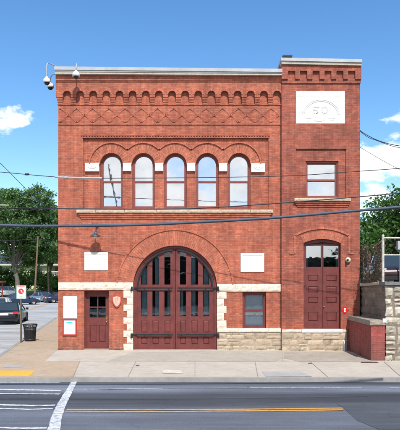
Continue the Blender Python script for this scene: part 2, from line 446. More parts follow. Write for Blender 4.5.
# parapet coping (falls slightly to the right as in the photo)
def sl_box(m,x0,x1,y0,y1,zb0,zt0,zb1,zt1):
    vs=[(x0,y0,zb0),(x1,y0,zb1),(x1,y1,zb1),(x0,y1,zb0),(x0,y0,zt0),(x1,y0,zt1),(x1,y1,zt1),(x0,y1,zt0)]
    m.add(vs,[(0,3,2,1),(4,5,6,7),(0,1,5,4),(1,2,6,5),(2,3,7,6),(3,0,4,7)])
y=-.34; m=MB(); sl_box(m,XP(54.2,y),XM-.004,y,.1,ZP(69.6,y),ZP(66.4,y),ZP(72.0,y),ZP(68.8,y)); sl_box(m,XP(54.6,y),XM-.004,y+.03,.1,ZP(71.2,y),ZP(69.6,y),ZP(73.0,y),ZP(72.0,y))
m.box(XP(54.2,y),XL+.35,.1,16.3,ZP(70.6,0),ZP(66.8,0)); m.build('parapet_gutter',GUT,fs)
y=-.29; m=MB(); sl_box(m,XP(55,y),XM-.004,y,.0,ZP(73.9,y),ZP(71.1,y),ZP(75.2,y),ZP(72.9,y)); m.build('parapet_stone',CAPS,fs)

# ---- right bay
yb=-.15
XB0=XP(281.6,yb)
wb=rect(XP(306,yb),XP(338.8,yb),ZP(197.5,yb),ZP(160.6,yb))
pb=rect(XP(296,yb),XP(346.2,yb),ZP(197.5,yb),ZP(149,yb))
db=seg(XP(303.6,yb),XP(340.8,yb),ZP(329,yb),ZP(243,yb),4/25,14)
ob=rect(XB0,XR,-.13,ZP(60,yb))
m=MB(); m.slab(ob,[pb,db],yb,yb+.06); m.slab(ob,[wb,db],yb+.06,.3); m.build('bay_wall',BRB,fs)
m=MB(); m.box(XR-.35,XR,.3,16.2,-.13,ZP(62)); m.box(XB0,XB0+.3,.3,16.2,ZP(71),ZP(62)); m.box(XB0,XR,16.2,16.5,-.13,ZP(62)); m.build('bay_side_wall',BRB,fs)
m=MB(); m.box(XB0+.3,XR-.35,.3,16.2,ZP(62)-.5,ZP(62)-.35); m.build('bay_roof',CAPS,fs)
m=MB(); m.box(XB0+.01,XR-.36,2.2,2.3,0,10); m.box(XB0+.01,XR-.36,.31,2.2,4.6,4.7); m.build('bay_interior_wall',DARKIN,fs)
# bay cornice
y=yb-.09; m=MB()
pts=[(XP(281.6,y),ZP(79.2,y))]
for a,b in ((288,295.3),(300,307.2),(312.6,319.6),(324.6,331.4),(336.4,343.4),(348.2,355.4)):
    pts+=[(XP(a,y),ZP(79.2,y)),(XP(a,y),ZP(71,y)),(XP(b,y),ZP(71,y)),(XP(b,y),ZP(79.2,y))]
pts+=[(XP(361.4,y),ZP(79.2,y)),(XP(361.4,y),ZP(64,y)),(XP(281.6,y),ZP(64,y))]
m.slab(pts,[],y,yb)
m.box(XP(281.6,yb),XP(360.8,yb-.04),yb-.04,yb,ZP(83.6,yb),ZP(79.2,yb)+.003)
m.box(XR,XP(361.4,yb),yb,16,ZP(79.2,yb),ZP(64,yb)); 
m.build('bay_cornice',BRB,fs)
y=yb-.2; m=MB(); sl_box(m,XP(281,y),XP(362.2,y),y,.1,ZP(60.6,y),ZP(57.6,y),ZP(62.4,y),ZP(59.2,y)); m.box(XP(354,y),XP(362.2,y),.1,16.4,ZP(61.8,y),ZP(59.4,y)); m.box(XP(281,y),XP(289,y),.1,16.4,ZP(60.8,y),ZP(58,y)); m.build('bay_gutter',GUT,fs)
y=yb-.16; m=MB(); sl_box(m,XP(281.6,y),XP(361.6,y),y,.05,ZP(63.8,y),ZP(60.7,y),ZP(65.4,y),ZP(62.5,y)); m.build('bay_parapet_stone',CAPS,fs)
# bay white inscription panel
y=yb-.012; m=MB()
rows=6; z0,z1=ZP(123.6,y),ZP(91.2,y); x0,x1=XP(296,y),XP(345,y)
for r in range(rows):
    za=z0+(z1-z0)*r/rows; zb=z0+(z1-z0)*(r+1)/rows
    k=7; off=.5 if r%2 else 0
    xs=[x0]+[x0+(x1-x0)*(q+off)/k for q in range(0 if off else 1,k)]+[x1]
    for a,b in zip(xs,xs[1:]): m.bbox(a,b,y,yb+.05,za,zb,.0035)
pn=m.build('inscription_panel',STW2,fs)
cx,cz=XP(321.0,y),ZP(116,y); m=MB()
for rr in (.66,.72): m.tube([(cx+rr*math.cos(R(a))*1.04,y+.014,cz+rr*math.sin(R(a))*.92-.02) for a in range(8,173,5)],.027,8)
def strokes(m,cx,cz,w,h,polys,r):
    for pl in polys: m.tube([(cx+a*w,y+.012,cz+b*h) for a,b in pl],r*2.0,8)
strokes(m,cx-.20,cz+.22,.16,.26,[[(.8,.5),(-.5,.5),(-.6,.05),(.2,.1),(.6,-.2),(.2,-.5),(-.5,-.45)]],.013)
strokes(m,cx+.15,cz+.24,.17,.27,[[(math.cos(R(a))*.6,math.sin(R(a))*.5) for a in range(0,361,30)]],.013)
strokes(m,cx,cz-.16,.3,.14,[[(-2.0,.4),(-1.3,.5)],[(-1.8,-.3),(-1.4,-.2)],[(-.9,.1),(-.5,-.4),(.1,-.4),(.4,.1)],[(.9,.4),(1.9,.45)],[(1.2,-.1),(1.7,-.1)]],.01)
m.build('relief_carving',STW2,pn)
m=MB(); m.box(XP(282.5),XP(292),-.1,1.5,ZP(57.6),ZP(56.0)); m.build('roof_flashing',IRON,fs)
# bay window
m=MB(); y=yb+.06
m.slab(wb,[rect(wb[0][0]+.06,wb[1][0]-.06,wb[0][1]+.06,wb[2][1]-.07)],yb+.13,.25)
x0,x1,z0,z1=wb[0][0]+.06,wb[1][0]-.06,wb[0][1]+.06,wb[2][1]-.07
m.slab(rect(x0,x1,z0,z1),[rect(x0+.035,x1-.035,z0+.035,z1-.035)],yb+.17,.22)
w=m.build('sash_window',SASH,fs)
m=MB(); m.box(x0+.03,x1-.03,yb+.15,.2,ZP(181.2,0),ZP(179.4,0)); m.build('meeting_rail',SASH,w)
pane('pane',GLS,w,x0+.03,x1-.03,z0+.03,z1-.03,yb+.23); pane('blind',BLIND,w,x0,x1,z0,z1,.27)
m=MB(); m.rock(XP(294.5,-.3),XP(351,-.3),-.30,-.08,ZP(200.8,-.3),ZP(197.7,-.3),.012,jit=.006); m.build('sill_stone',SIL,fs)
m=MB(); m.box(XP(295.3,-.24),XP(350.2,-.24),-.24,yb,ZP(203,-.2),ZP(200.8,-.2)); m.box(XP(296.3,-.2),XP(349.2,-.2),-.21,yb,ZP(205,-.2),ZP(203,-.2)); m.box(XP(297.3,-.2),XP(348.2,-.2),-.18,yb,ZP(207,-.2),ZP(205,-.2)); m.build('sill_corbel',BRB,fs)
# bay door hood
m=MB(); y=yb
cxs=(XP(294.6,y)+XP(349.2,y))/2; hw=(XP(349.2,y)-XP(294.6,y))/2; rise=7.2/25; rr=(hw*hw+rise*rise)/(2*rise); aa=math.asin(hw/rr); czc=ZP(235.2,y)+rise-rr
m.ring(cxs,czc,rr-.05,rr+.03,y-.035,y,math.pi/2-aa,math.pi/2+aa,24)
m.box(cxs-hw-.03,cxs-hw+.045,y-.035,y,ZP(253.5,y),ZP(235.4,y)); m.box(cxs+hw-.045,cxs+hw+.03,y-.035,y,ZP(253.5,y),ZP(235.4,y))
m.box(cxs-hw-.2,cxs-hw-.03,y-.035,y,ZP(254.3,y),ZP(252.8,y)); m.box(cxs+hw+.03,cxs+hw+.2,y-.035,y,ZP(254.3,y),ZP(252.8,y))
hw2=(db[1][0]-db[0][0])/2; r2=(hw2*hw2+.16*.16)/.32; a2=math.asin(hw2/r2)
m.ring(cxs,ZP(243,y)+.16-r2,r2,r2+.30,y-.012,y,math.pi/2-a2,math.pi/2+a2,24)
m.build('door_hood',BRR,fs)
# bay door
def panel_raised(m,x0,x1,z0,z1,yf):
    # raised and fielded panel sitting in a recess behind yf
    m.box(x0,x1,yf+.03,yf+.045,z0,z1)
    b=.03; i=.012
    vs=[(x0+i,yf+.03,z0+i),(x1-i,yf+.03,z0+i),(x1-i,yf+.03,z1-i),(x0+i,yf+.03,z1-i),(x0+i+b,yf+.006,z0+i+b),(x1-i-b,yf+.006,z0+i+b),(x1-i-b,yf+.006,z1-i-b),(x0+i+b,yf+.006,z1-i-b)]
    m.add(vs,[(4,5,6,7),(0,1,5,4),(1,2,6,5),(2,3,7,6),(3,0,4,7)])
y=yb+.17
m=MB()
inn=seg(XP(305.2,y),XP(339.6,y),ZP(328.4,y),ZP(245,y),.10,12)
m.slab(seg(db[0][0],db[1][0],ZP(329,y)+.0,ZP(243,yb),4/25,14),[inn],y-.06,.26)
bd=m.build('loft_door_frame',DOOR,fs)
for (a,b,wa,wb2,pa,pbb) in ((305.4,322.1,306.2,321.0,308,318.2),(322.5,339.4,323.4,338.6,326.3,336.6)):
    m=MB(); holes=[rect(XP(wa,y),XP(wb2,y),ZP(266.8,y),ZP(245.8,y))]
    prs=[(275,281.2),(286.4,292.6),(297,303),(312,321.2)]
    for p,q in prs: holes.append(rect(XP(pa,y),XP(pbb,y),ZP(q,y),ZP(p,y)))
    m.slab(rect(XP(a,y),XP(b,y),ZP(328.6,y),ZP(243.4,y)),holes,y,y+.05)
    for p,q in prs: panel_raised(m,XP(pa,y),XP(pbb,y),ZP(q,y),ZP(p,y),y)
    lf=m.build('loft_door_leaf',DOOR,fs)
    pane('pane',GLT,lf,XP(wa,y)-.01,XP(wb2,y)+.01,ZP(267,y),ZP(245.6,y),y+.025)
    if a<310:
        m=MB(); m.lathe((XP(323.8,y),y-.03,ZP(306.5,y)),[(.0,-.03),(.03,-.02),(.03,0),(.012,.01),(.012,.03)],10,'y'); m.build('knob',CHR,lf)
m=MB(); m.box(XP(306,y),XP(308,y),y+.09,y+.1,ZP(267,y),ZP(246,y)); m.build('curtain',BLIND,fs); m=MB(); m.box(XP(336.6,y),XP(338.4,y),y+.09,y+.1,ZP(267,y),ZP(246,y)); m.build('curtain',BLIND,fs)
m=MB(); m.rock(XP(302,-.2),XP(343,-.2),-.21,.0,ZP(332.6,-.2),ZP(329,-.2),.006,jit=.004); m.build('door_threshold',STW2,fs)

# ---- stone base courses
def rubble(x0,x1,rows,y0,y1,parent,name):
    m=MB(); zall=[q for r in rows for q in r]
    m.box(x0,x1,y0+.03,y1,min(zall),max(zall))
    b=m.build(name,MOR,parent)
    m=MB()
    for (z0,z1) in rows:
        x=x0
        while x<x1-.02:
            w=rnd.uniform(.28,.75)
            if x+w>x1-.18: w=x1-x
            if rnd.random()<.35:
                zm=z0+(z1-z0)*rnd.uniform(.35,.65); m.rock(x+.004,x+w-.008,y0,y0+.05,z0+.004,zm-.004,.012,jit=.012); m.rock(x+.004,x+w-.008,y0+.01,y0+.05,zm+.004,z1-.006,.012,jit=.012)
            else: m.rock(x+.004,x+w-.008,y0+rnd.uniform(0,.015),y0+.05,z0+.004,z1-.006,.018,jit=.02)
            x+=w
    m.build('stone_block_facing',RUB,b); return b
rubble(XP(217),XM,[(-.1,ZP(345.2)),(ZP(345.2),ZP(338.8)),(ZP(338.8),ZP(332))],-.06,.0,fs,'stone_base')
rubble(XP(281.8,-.2),XP(347,-.2),[(-.1,ZP(346,-.2)),(ZP(346,-.2),ZP(339.5,-.2)),(ZP(339.5,-.2),ZP(332.6,-.2))],-.2,-.15,fs,'bay_stone_base')
for a,b in ((282,302),(343,347)):
    m=MB(); m.rock(XP(a,-.19),XP(b,-.19)-.005,-.19,-.12,ZP(332.5,-.2),ZP(329.4,-.2),.012,jit=.01)
    m.build('base_cap_stone',STW,fs)
for a,b in ((217.3,239),(239,269),(269,281)):
    m=MB(); m.rock(XP(a,-.08),XP(b,-.08)-.006,-.085,.0,ZP(332,0),ZP(328,0),.012,jit=.006); m.build('base_cap_stone',STW,fs)
for a,b in ((58,80),(80,104),(104,124),(124,133.2)):
    m=MB(); m.rock(XP(a,-.05),XP(b,-.05)-.006,-.06,.0,ZP(290,0),ZP(282.3,0),.022,jit=.006); m.build('stone_band_block',STW,fs)
for a,b in ((217.2,236),(236,252),(252,281)):
    m=MB(); m.rock(XP(a,-.05),XP(b,-.05)-.006,-.06,.0,ZP(291.6,0),ZP(284,0),.022,jit=.006); m.build('stone_band_block',STW,fs)
q=[290,297.9,304.4,311,317.3,323.8,330.4,337,343.6,350.6]
for i,(t,b) in enumerate(zip(q,q[1:])):
    a=123.4 if i%2==0 else 127
    m=MB(); m.rock(XP(a,-.03),XP(133.1),-.04,.2,ZP(b)+.004,ZP(t)-.004,.02,jit=.006); m.build('quoin_stone',STW,fs)
q=[291.7,298.7,306,313,320.3,328]
for i,(t,b) in enumerate(zip(q,q[1:])):
    a=226.5 if i%2==0 else 224
    m=MB(); m.rock(XP(216.9),XP(a,-.03),-.04,.2,ZP(b)+.004,ZP(t)-.004,.02,jit=.006); m.build('quoin_stone',STW,fs)

# ---- large arched doors
m=MB(); m.ring(CX,zspr,RD,RD+15.2/25,-.016,.0,0,math.pi,72); m.ring(CX,zspr,RD+15.2/25,RD+16.6/25,-.05,.0,0,math.pi,72)
m.build('great_arch_surround',BRR,fs)
m=MB(); m.slab(notch_outline(CX-RD,CX+RD,zspr,[]) [:2]+[(CX+RD*math.cos(math.pi*i/40),zspr+RD*math.sin(math.pi*i/40)) for i in range(41)],
     [arch(CX,39.6/25,zspr,-.1,40)],.10,.34)
m.slab(arch(CX,39.6/25,zspr,-.1,40),[arch(CX,38.4/25,zspr,-.08,40)],.13,.34)
m.build('arched_door_frame',DOOR,fs)
m=MB(); m.box(CX-RD,CX+RD,-.02,.5,-.13,.012); m.build('door_sill',MOR,fs)
def col_top(x0,x1,r,n=6):
    return [(x1+(x0-x1)*i/n, zspr+math.sqrt(max(0,r*r-(x1+(x0-x1)*i/n)**2))) for i in range(n+1)]
Yd=.17
for sgn in (-1,1):
    r=38.3/25; m=MB()
    leaf=[(.012,.02),(r,.02)]+[(r*math.cos(math.pi/2*i/20),zspr+r*math.sin(math.pi/2*i/20)) for i in range(20)]+[(.012,zspr+math.sqrt(r*r-.012**2))]
    cols=[(4.8,10.9),(16.3,23),(28,34.3)]
    holes=[];prs=[]
    for a,b in cols:
        a/=25;b/=25
        holes.append([(a,ZP(284.6)),(b,ZP(284.6))]+col_top(a,b,36.2/25))
        holes.append(rect(a,b,ZP(316.6),ZP(291)))
        for t,bb in ((321,333),(337.4,344.6)):
            holes.append(rect(a,b,ZP(bb),ZP(t))); prs.append((a,b,ZP(bb),ZP(t)))
    fl=lambda pl:[(CX+sgn*a,b) for a,b in pl]
    m.slab(fl(leaf),[fl(h) for h in holes],Yd,Yd+.06)
    for a,b,z0,z1 in prs:
        xa,xb=sorted((CX+sgn*a,CX+sgn*b)); panel_raised(m,xa,xb,z0,z1,Yd)
    m.box(*sorted((CX+sgn*.012,CX+sgn*.07)),Yd-.02,Yd,.03,zspr+1.48)
    lf=m.build('arched_door_leaf',DOOR,fs)
    for a,b in cols:
        a/=25;b/=25
        m=MB(); m.slab(fl([(a-.01,ZP(284.6)-.01),(b+.01,ZP(284.6)-.01)]+col_top(a-.01,b+.01,36.4/25)),[],Yd+.03,Yd+.036); m.build('pane',GLD,lf)
        m=MB(); m.slab(fl(rect(a-.01,b+.01,ZP(316.8),ZP(290.8))),[],Yd+.03,Yd+.036); m.build('pane',GLD,lf)
    for k,(a,b,z0,z1) in enumerate([(28.5,34,ZP(316),ZP(268)),(16.6,20.5,ZP(316.5),ZP(255)),(5.2,8,ZP(316.5),ZP(291.5))]):
        m=MB(); n=14; vs=[];
        for i in range(n+1):
            xx=CX+sgn*(a+(b-a)*i/n)/25; yy=Yd+.12+.02*math.sin(i*1.9); vs+=[(xx,yy,z0),(xx,yy,z1)]
        m.add(vs,[(2*i,2*i+2,2*i+3,2*i+1) for i in range(n)],smooth=True)
        m.build('curtain',CURT,lf)
    for zc in (288,334.8):
        m=MB(); z=ZP(zc); xa,xb=sorted((CX+sgn*2.6/25,CX+sgn*42.6/25))
        m.bbox(xa,xb,.06,.085,z-.032,z+.032,.006)
        if True: m.box(*sorted((CX+sgn*41.5/25,CX+sgn*43/25)),.0,.12,z-.03,z+.03)
        m.box(*sorted((CX+sgn*30/25,CX+sgn*31/25)),.084,Yd,z-.02,z+.02); m.box(*sorted((CX+sgn*6/25,CX+sgn*7/25)),.084,Yd,z-.02,z+.02)
        for xx in (5,14,23,32): m.lathe((CX+sgn*xx/25,.055,z),[(0,-.012),(.012,-.004),(.014,.01)],8,'y')
        m.lathe((CX+sgn*43.2/25,-.02,z-.02),[(0,-.085),(.045,-.085),(.05,-.06),(.05,.05),(.045,.08),(0,.085)],12,'z')
        m.tube([(CX+sgn*43.2/25,-.02,z-.05),(CX+sgn*43.6/25,-.1,z-.09)],.035,8)
        m.build('strap_hinge',IRON,lf)
    m=MB(); a0,a1=R(1),R(86)
    if sgn<0: a0,a1=math.pi-a1,math.pi-a0
    m.ring(CX,zspr,36.9/25,38.3/25,.085,.12,a0,a1,30); m.build('arch_strap',IRON,lf)

# ---- personnel door
y=.26; x0,x1=XP(84),XP(109)
m=MB(); m.slab([(x0,0),(x1,0),(x1,ZP(291)),(x0,ZP(291))],[rect(XP(86,y),XP(108.2,y),.05,ZP(293.6,y))],y-.05,.40)
m.build('entrance_door_frame',DOOR,fs)
m=MB(); a,b=XP(86,y),XP(108.2,y)
gx=[(XP(89.6,y),XP(97.2,y)),(XP(98.2,y),XP(105.6,y))]; gz=[(ZP(306.6,y),ZP(296.6,y)),(ZP(317.6,y),ZP(307.6,y))]
holes=[rect(p,q,r,s) for p,q in gx for r,s in gz]; prs=[(p,q,ZP(342,y),ZP(325,y)) for p,q in ((XP(89.6,y),XP(96.6,y)),(XP(98.8,y),XP(105.8,y)))]
m.slab(rect(a,b,.05,ZP(293.6,y)),holes+[rect(*p) for p in prs],y,y+.05)
for p in prs: panel_raised(m,*p,y)
ed=m.build('entrance_door',DOOR,fs)
for p,q in gx:
    for r,s in gz: pane('pane',GLD,ed,p-.01,q+.01,r-.01,s+.01,y+.03)
BRASS=m_paint('brass',(.55,.38,.12),.1,.35,10,.5,.8,0)
m=MB(); m.box(XP(106.6,y),XP(107.5,y),y-.012,y,ZP(323.5,y),ZP(316,y)); m.lathe((XP(107,y),y-.05,ZP(321.5,y)),[(0,-.03),(.03,-.02),(.03,.0),(.012,.01),(.012,.04)],12,'y'); m.tube([(XP(106.2,y),y-.03,ZP(318,y)),(XP(107.2,y),y-.05,ZP(318.6,y)),(XP(106.6,y),y-.04,ZP(320,y))],.012,6); m.build('handle',BRASS,ed)
m=MB(); m.box(XP(84),XP(109),-.05,.4,-.13,.035); m.build('door_step',MOR,fs)

# ---- ground floor sash window
y=.12; m=MB()
m.slab(winR,[rect(winR[0][0]+.07,winR[1][0]-.06,winR[0][1]+.05,winR[2][1]-.08)],y,.36)
x0,x1,z0,z1=winR[0][0]+.07,winR[1][0]-.06,winR[0][1]+.05,winR[2][1]-.08
m.slab(rect(x0,x1,z0,z1),[rect(x0+.035,x1-.035,z0+.05,z1-.035)],y+.04,.3)
w=m.build('sash_window',DOOR,fs)
m=MB(); m.box(x0+.03,x1-.03,y+.02,y+.1,ZP(311.8),ZP(309.8)); m.build('meeting_rail',DOOR,w)
pane('pane',m_glass('glass_curtained',(.90,.93,.94),.16),w,x0+.03,x1-.03,z0+.03,z1-.03,y+.08)
m=MB(); n=30; vs=[]
for i in range(n+1):
    xx=x0+(x1-x0)*i/n; yy=.25+.012*math.sin(i*1.3); vs+=[(xx,yy,z0),(xx,yy,z1)]
m.add(vs,[(2*i,2*i+2,2*i+3,2*i+1) for i in range(n)],smooth=True); m.build('curtain',BLIND,w)
# plaques
SAND=m_paint('pale_inscription',(.60,.52,.40),.1,.8,4)
for (a,b,t,bt) in ((84.2,108,252.2,270.4),(240.6,264.2,253,272)):
    m=MB(); m.bbox(XP(a,-.03),XP(b,-.03),-.03,0,ZP(bt),ZP(t),.008); p=m.build('stone_plaque',STW2,fs)
    m=MB(); w_=XP(b)-XP(a); m.box(XP(a)+.08,XP(b)-.08,-.034,-.03,ZP(t)-.10,ZP(t)-.085)
    for k in range(4):
        zz=ZP(t)-.2-.14*k; u=XP(a)+.1
        while u<XP(b)-.16:
            l=rnd.uniform(.02,.07)
            if rnd.random()<.4: m.box(u,u+l,-.033,-.03,zz-.012,zz)
            u+=l+.05
    m.build('faint_lettering',SAND,p)
# conduit pipe at the bay base
m=MB(); m.tube([(XP(344.3,-.25),-.25,0.0),(XP(344.3,-.25),-.25,.36),(XP(344.3,-.25),-.14,.42)],.028,8); m.build('pipe',WHM,fs)
m=MB(); m.tube([(XM+.012,-.03,-.1),(XM+.012,-.03,ZP(72))],.022,8); m.build('seam_shadow_strip',m_paint('seam_shadow_brown',(.06,.02,.016),.2,.6,4),fs)  # dark strip standing in for the corner shadow where hall meets bay

# ================================================================== things on the facade
def camera_dome(body,arm,label):
    e=empty('security_camera',body,0,label,'security camera','white dome security cameras on the parapet')
    m=MB(); s=1.0
    m.lathe((0,0,0),[(.0,.22),(.045,.215),(.07,.15),(.115,.13),(.14,.06),(.145,-.02),(.0,-.025)],20); m.build('housing',WHM,e)
    m=MB(); m.lathe((0,0,-.02),[(.105,0),(.10,-.04),(.07,-.08),(.035,-.10),(0,-.105)],18); m.build('dome',GLD_D,e)
    m=MB(); m.tube([Vector(p)-Vector(body) for p in arm],.022,8); m.build('bracket',STEEL,e)
    return e
GLD_D=m_paint('smoked_dome',(.02,.02,.022),.05,.1,4,.6,0,0)
b=W(46.8,82.2,22); camera_dome(b,[b+Vector((0,0,.2)),W(46.6,66,22),W(47.4,63.6,22),W(49,63.2,22.1),W(56,66.2,22.2)],'white dome security camera, outermost beyond the left roof corner')
b=W(50.3,87.2,22.6); camera_dome(b,[b+Vector((0,0,.2)),W(50.2,79,22.6),W(51.5,75.6,22.5),W(54,74.2,22.2),W(57,74.2,22.2)],'white dome security camera, lower one tucked by the left roof corner')
b=W(76,76,21.45); camera_dome(b,[b+Vector((0,0,.2)),W(76.3,66,21.45),W(76.5,63.8,21.5),W(76.6,63.5,21.8),W(76.6,66.5,22.0)],'white dome security camera hanging in front of the parapet')
# gooseneck lamp
LMET=m_paint('lamp_grey_blue',(.055,.085,.13),.1,.45,6)
BULB=m_paint('frosted_bulb',(.75,.68,.42),.03,.3,4,.5,0,0)
b=W(95.3,236.2,21.62); e=empty('wall_lamp',b,0,'blue grey gooseneck wall lamp above the left stone plaque','lamp')
m=MB(); m.lathe((0,0,0),[(.035,.17),(.06,.15),(.07,.09),(.15,.05),(.215,.0),(.21,-.006),(.14,.035),(.04,.07)],20); m.build('lamp_shade',LMET,e)
m=MB(); m.lathe((0,0,0),[(.0,-.09),(.05,-.07),(.065,-.03),(.05,.03),(.03,.07)],14); m.build('bulb',BULB,e)
m=MB(); m.tube([(0,0,.15),(0,.0,.36),(0,.05,.44),(0,.14,.48),(0,.25,.47),(0,.37,.42)],.016,8); m.lathe((0,.375,.42),[(0,-.03),(.06,-.02),(.07,.0)],12,'y'); m.build('arm',LMET,e)
# boards left of the door
NWH=m_paint('board_white',(.82,.82,.82),.03,.5,3,bump=0); REDF=m_paint('board_red',(.42,.035,.03),.06,.5,4); CYAN=m_paint('print_cyan',(.02,.55,.52),.05,.5,4); TXT=m_paint('print_grey',(.45,.50,.56),.1,.6,6)
m=MB(); m.bbox(XP(63.2,-.03),XP(77,-.03),-.035,-.0,ZP(318.4),ZP(296.2),.008); tag(m.build('notice_board',NWH),'blank white notice board above the red framed notice beside the door','notice board')
e=empty('framed_notice',(XP(69.7),0,ZP(335.4)),0,'white printed notice with cyan heading in a red frame by the door','sign')
o=Vector(e.location)
m=MB(); x0,x1,z0,z1=XP(62.8)-o.x,XP(76.8)-o.x,0,ZP(319)-o.z
m.slab(rect(x0,x1,z0,z1),[rect(x0+.05,x1-.05,z0+.05,z1-.045)],-.045,-.002); m.build('frame',REDF,e)
m=MB(); m.box(x0+.048,x1-.048,-.03,-.002,z0+.048,z1-.043); m.build('board',NWH,e)
m=MB(); zc=z1-.13; m.add([(a,-.032,b) for a,b in ((-.15,zc-.01),(-.1,zc-.03),(.1,zc-.03),(.13,zc),(.02,zc+.035),(-.08,zc+.02))],[(0,1,2,3,4,5)]); m.build('cyan_graphic',CYAN,e)
m=MB()
for k in range(7):
    zz=z1-.2-.052*k; u=x0+.08
    while u<x1-.12:
        l=rnd.uniform(.02,.06); m.box(u,min(u+l,x1-.09),-.032,-.03,zz-.01,zz); u+=l+.022
m.build('printed_lines',TXT,e)
# shield emblem
SH1=m_paint('shield_cream',(.66,.40,.29),.12,.6,8); SH2=m_paint('shield_red',(.46,.07,.06),.12,.6,8); SH3=m_paint('shield_green',(.36,.42,.28),.1,.6,8)
cx,cz=XP(117),ZP(307.6); e=empty('shield_emblem',(cx,0,cz),0,'small pink and red shield emblem between the entrance door and quoins','emblem')
def shield(w,h,n=8):
    r=[(0,0)]+[(w*(1-(1-i/n)**2)**.75*1.0,h*.62*i/n) for i in range(1,n+1)]+[(w*.96,h*.9),(w*.5,h*.94)]
    return r+[(0,h)]+[(-a,b) for a,b in reversed(r[1:])]
m=MB(); m.slab(shield(.175,.5),[],-.05,-.01); m.build('shield_border',SH2,e)
m=MB(); m.slab([(a*.82,.05+b*.82) for a,b in shield(.175,.5)],[],-.06,-.05); m.build('shield_field',SH1,e)
m=MB(); m.slab([(-.085,.22),(-.02,.17),(-.02,.40),(-.085,.40)],[],-.065,-.06); m.build('left_quarter',SH3,e)
m=MB(); m.slab([(.0,.3),(.02,.27),(.025,.42),(.005,.42)],[],-.065,-.06); m.build('stripe',SH2,e)
# red diamond sign
cx,cz=XP(344.8,-.16),ZP(310,-.16); RED=m_paint('sign_red',(.62,.012,.02),.05,.4,4)
e=empty('diamond_sign',(cx,-.15,cz),0,'small red diamond sign with white mark beside the loft door','sign')
m=MB(); m.slab([(0,-.15),(.15,0),(0,.15),(-.15,0)],[],-.02,-.0); m.build('plate',RED,e)
m=MB(); m.slab([(-.035,-.075),(.035,-.075),(.012,.01),(-.012,.01)],[],-.024,-.02); m.slab([(-.045,.03),(0,.005),(.045,.03),(.03,.07),(-.03,.07)],[(lambda:[(-.015,.035),(.015,.035),(.012,.055),(-.012,.055)])()],-.024,-.02); m.build('white_mark',NWH,e)
# alarm bell
CRM=m_paint('bell_cream',(.62,.56,.36),.15,.4,8)
c=Vector((XP(348.2,-.2),-.15,ZP(260,-.2))); e=empty('alarm_bell',c,0,'round cream and black alarm bell high beside the loft door','alarm bell')
m=MB(); m.lathe((0,0,0),[(0,-.13),(.05,-.125),(.09,-.10),(.105,-.06),(.11,-.03)],18,'y'); m.build('gong',CRM,e)
m=MB(); m.lathe((-.035,-.02,0),[(0,-.12),(.03,-.118),(.05,-.1),(.05,0.02)],12,'y'); m.box(-.06,.06,-.04,0.0,-.07,.05); m.box(-.1,-.03,-.1,0.0,-.15,-.06); m.build('bracket_box',IRON,e)

# ================================================================== low brick wall, retaining wall, fences
lw=empty('low_brick_wall',(XP(360,-.0)-.1,-1.5,0),0,'low maroon painted brick wall with stone coping projecting toward the street','wall')
o=Vector(lw.location)
def off(mb): mb.v=[(a-o.x,b-o.y,c-o.z) for a,b,c in mb.v]; return mb
x0=5.92; x1=6.40; yf=-2.95
def MBw(o): 
    m=MB(); return m
m=MB(); m.box(x0,x1,yf,-.205,-.13,ZP(325.2,yf)); ob_=m.build('wall_body',BRP,lw); ob_.location=(-o.x,-o.y,0)
# keep world-space UVs: vertices stay in world coordinates, the part is offset by its parent
m=MB(); zc=ZP(325.2,yf)
n=14
for i in range(3):
    ya=yf-.05+(2.78/3)*i; yb_=yf-.05+(2.78/3)*(i+1)-.008
    m.rock(x0-.05,x1+.02,ya,yb_,zc,zc+.17,.012,jit=.008)
p=m.build('coping',m_stone('coping_weathered',(.36,.32,.25),(.25,.22,.17),(.09,.08,.07),5,.6,False),lw); p.location=(-o.x,-o.y,0)
zt=2.62; gx0=6.42
rw_=empty('retaining_wall',(gx0,yf,0),0,'tall grey granite rubble retaining wall right of the low brick wall','wall'); o=Vector(rw_.location)
m=MB(); m.box(gx0+.04,15,yf+.05,yf+.6,-.13,zt); m.box(gx0+.04,gx0+.5,yf+.6,.35,-.13,zt); m.box(XR+.01,gx0+.5,.35,16,-.13,zt)
p=m.build('wall_core',GRM,rw_); p.location=-o
m=MB(); z=-.12
rows=[.32,.30,.38,.34,.30,.36,.28,.26]
for i,h in enumerate(rows):
    z1=min(z+h,zt-.02) if i<len(rows)-1 else zt-.02
    x=gx0+.0
    while x<14.9:
        w=rnd.uniform(.26,.55)
        if rnd.random()<.3 and z1-z>.25:
            zm=z+(z1-z)*rnd.uniform(.4,.6); m.rock(x+.012,x+w-.012,yf,yf+.12,z+.012,zm-.012,.03,jit=.045); m.rock(x+.012,x+w-.012,yf,yf+.12,zm+.012,z1-.012,.03,jit=.045)
        else: m.rock(x+.012,x+w-.012,yf,yf+.12,z+.012,z1-.012,.045,jit=.06)
        x+=w
    z=z1
p=m.build('stone_facing',GRA,rw_); p.location=-o
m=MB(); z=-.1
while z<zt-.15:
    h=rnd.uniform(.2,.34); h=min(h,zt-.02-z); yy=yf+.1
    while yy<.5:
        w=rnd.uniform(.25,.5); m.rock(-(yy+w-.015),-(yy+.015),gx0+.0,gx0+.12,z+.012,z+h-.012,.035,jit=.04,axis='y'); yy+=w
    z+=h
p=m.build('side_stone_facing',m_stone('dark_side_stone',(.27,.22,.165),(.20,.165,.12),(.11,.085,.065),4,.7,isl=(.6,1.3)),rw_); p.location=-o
m=MB(); m.box(gx0-.03,15,yf-.04,yf+.62,zt,zt+.11); p=m.build('wall_cap',m_stone('cap_grey',(.20,.20,.20),(.15,.15,.15),(.09,.09,.09),5,.3,False),rw_); p.location=-o
m=MB(); pts=[(gx0-.02,yf+.6+ (3.6)*i/8, zt+.06-.10*math.sin(i/8*1.6)) for i in range(9)]
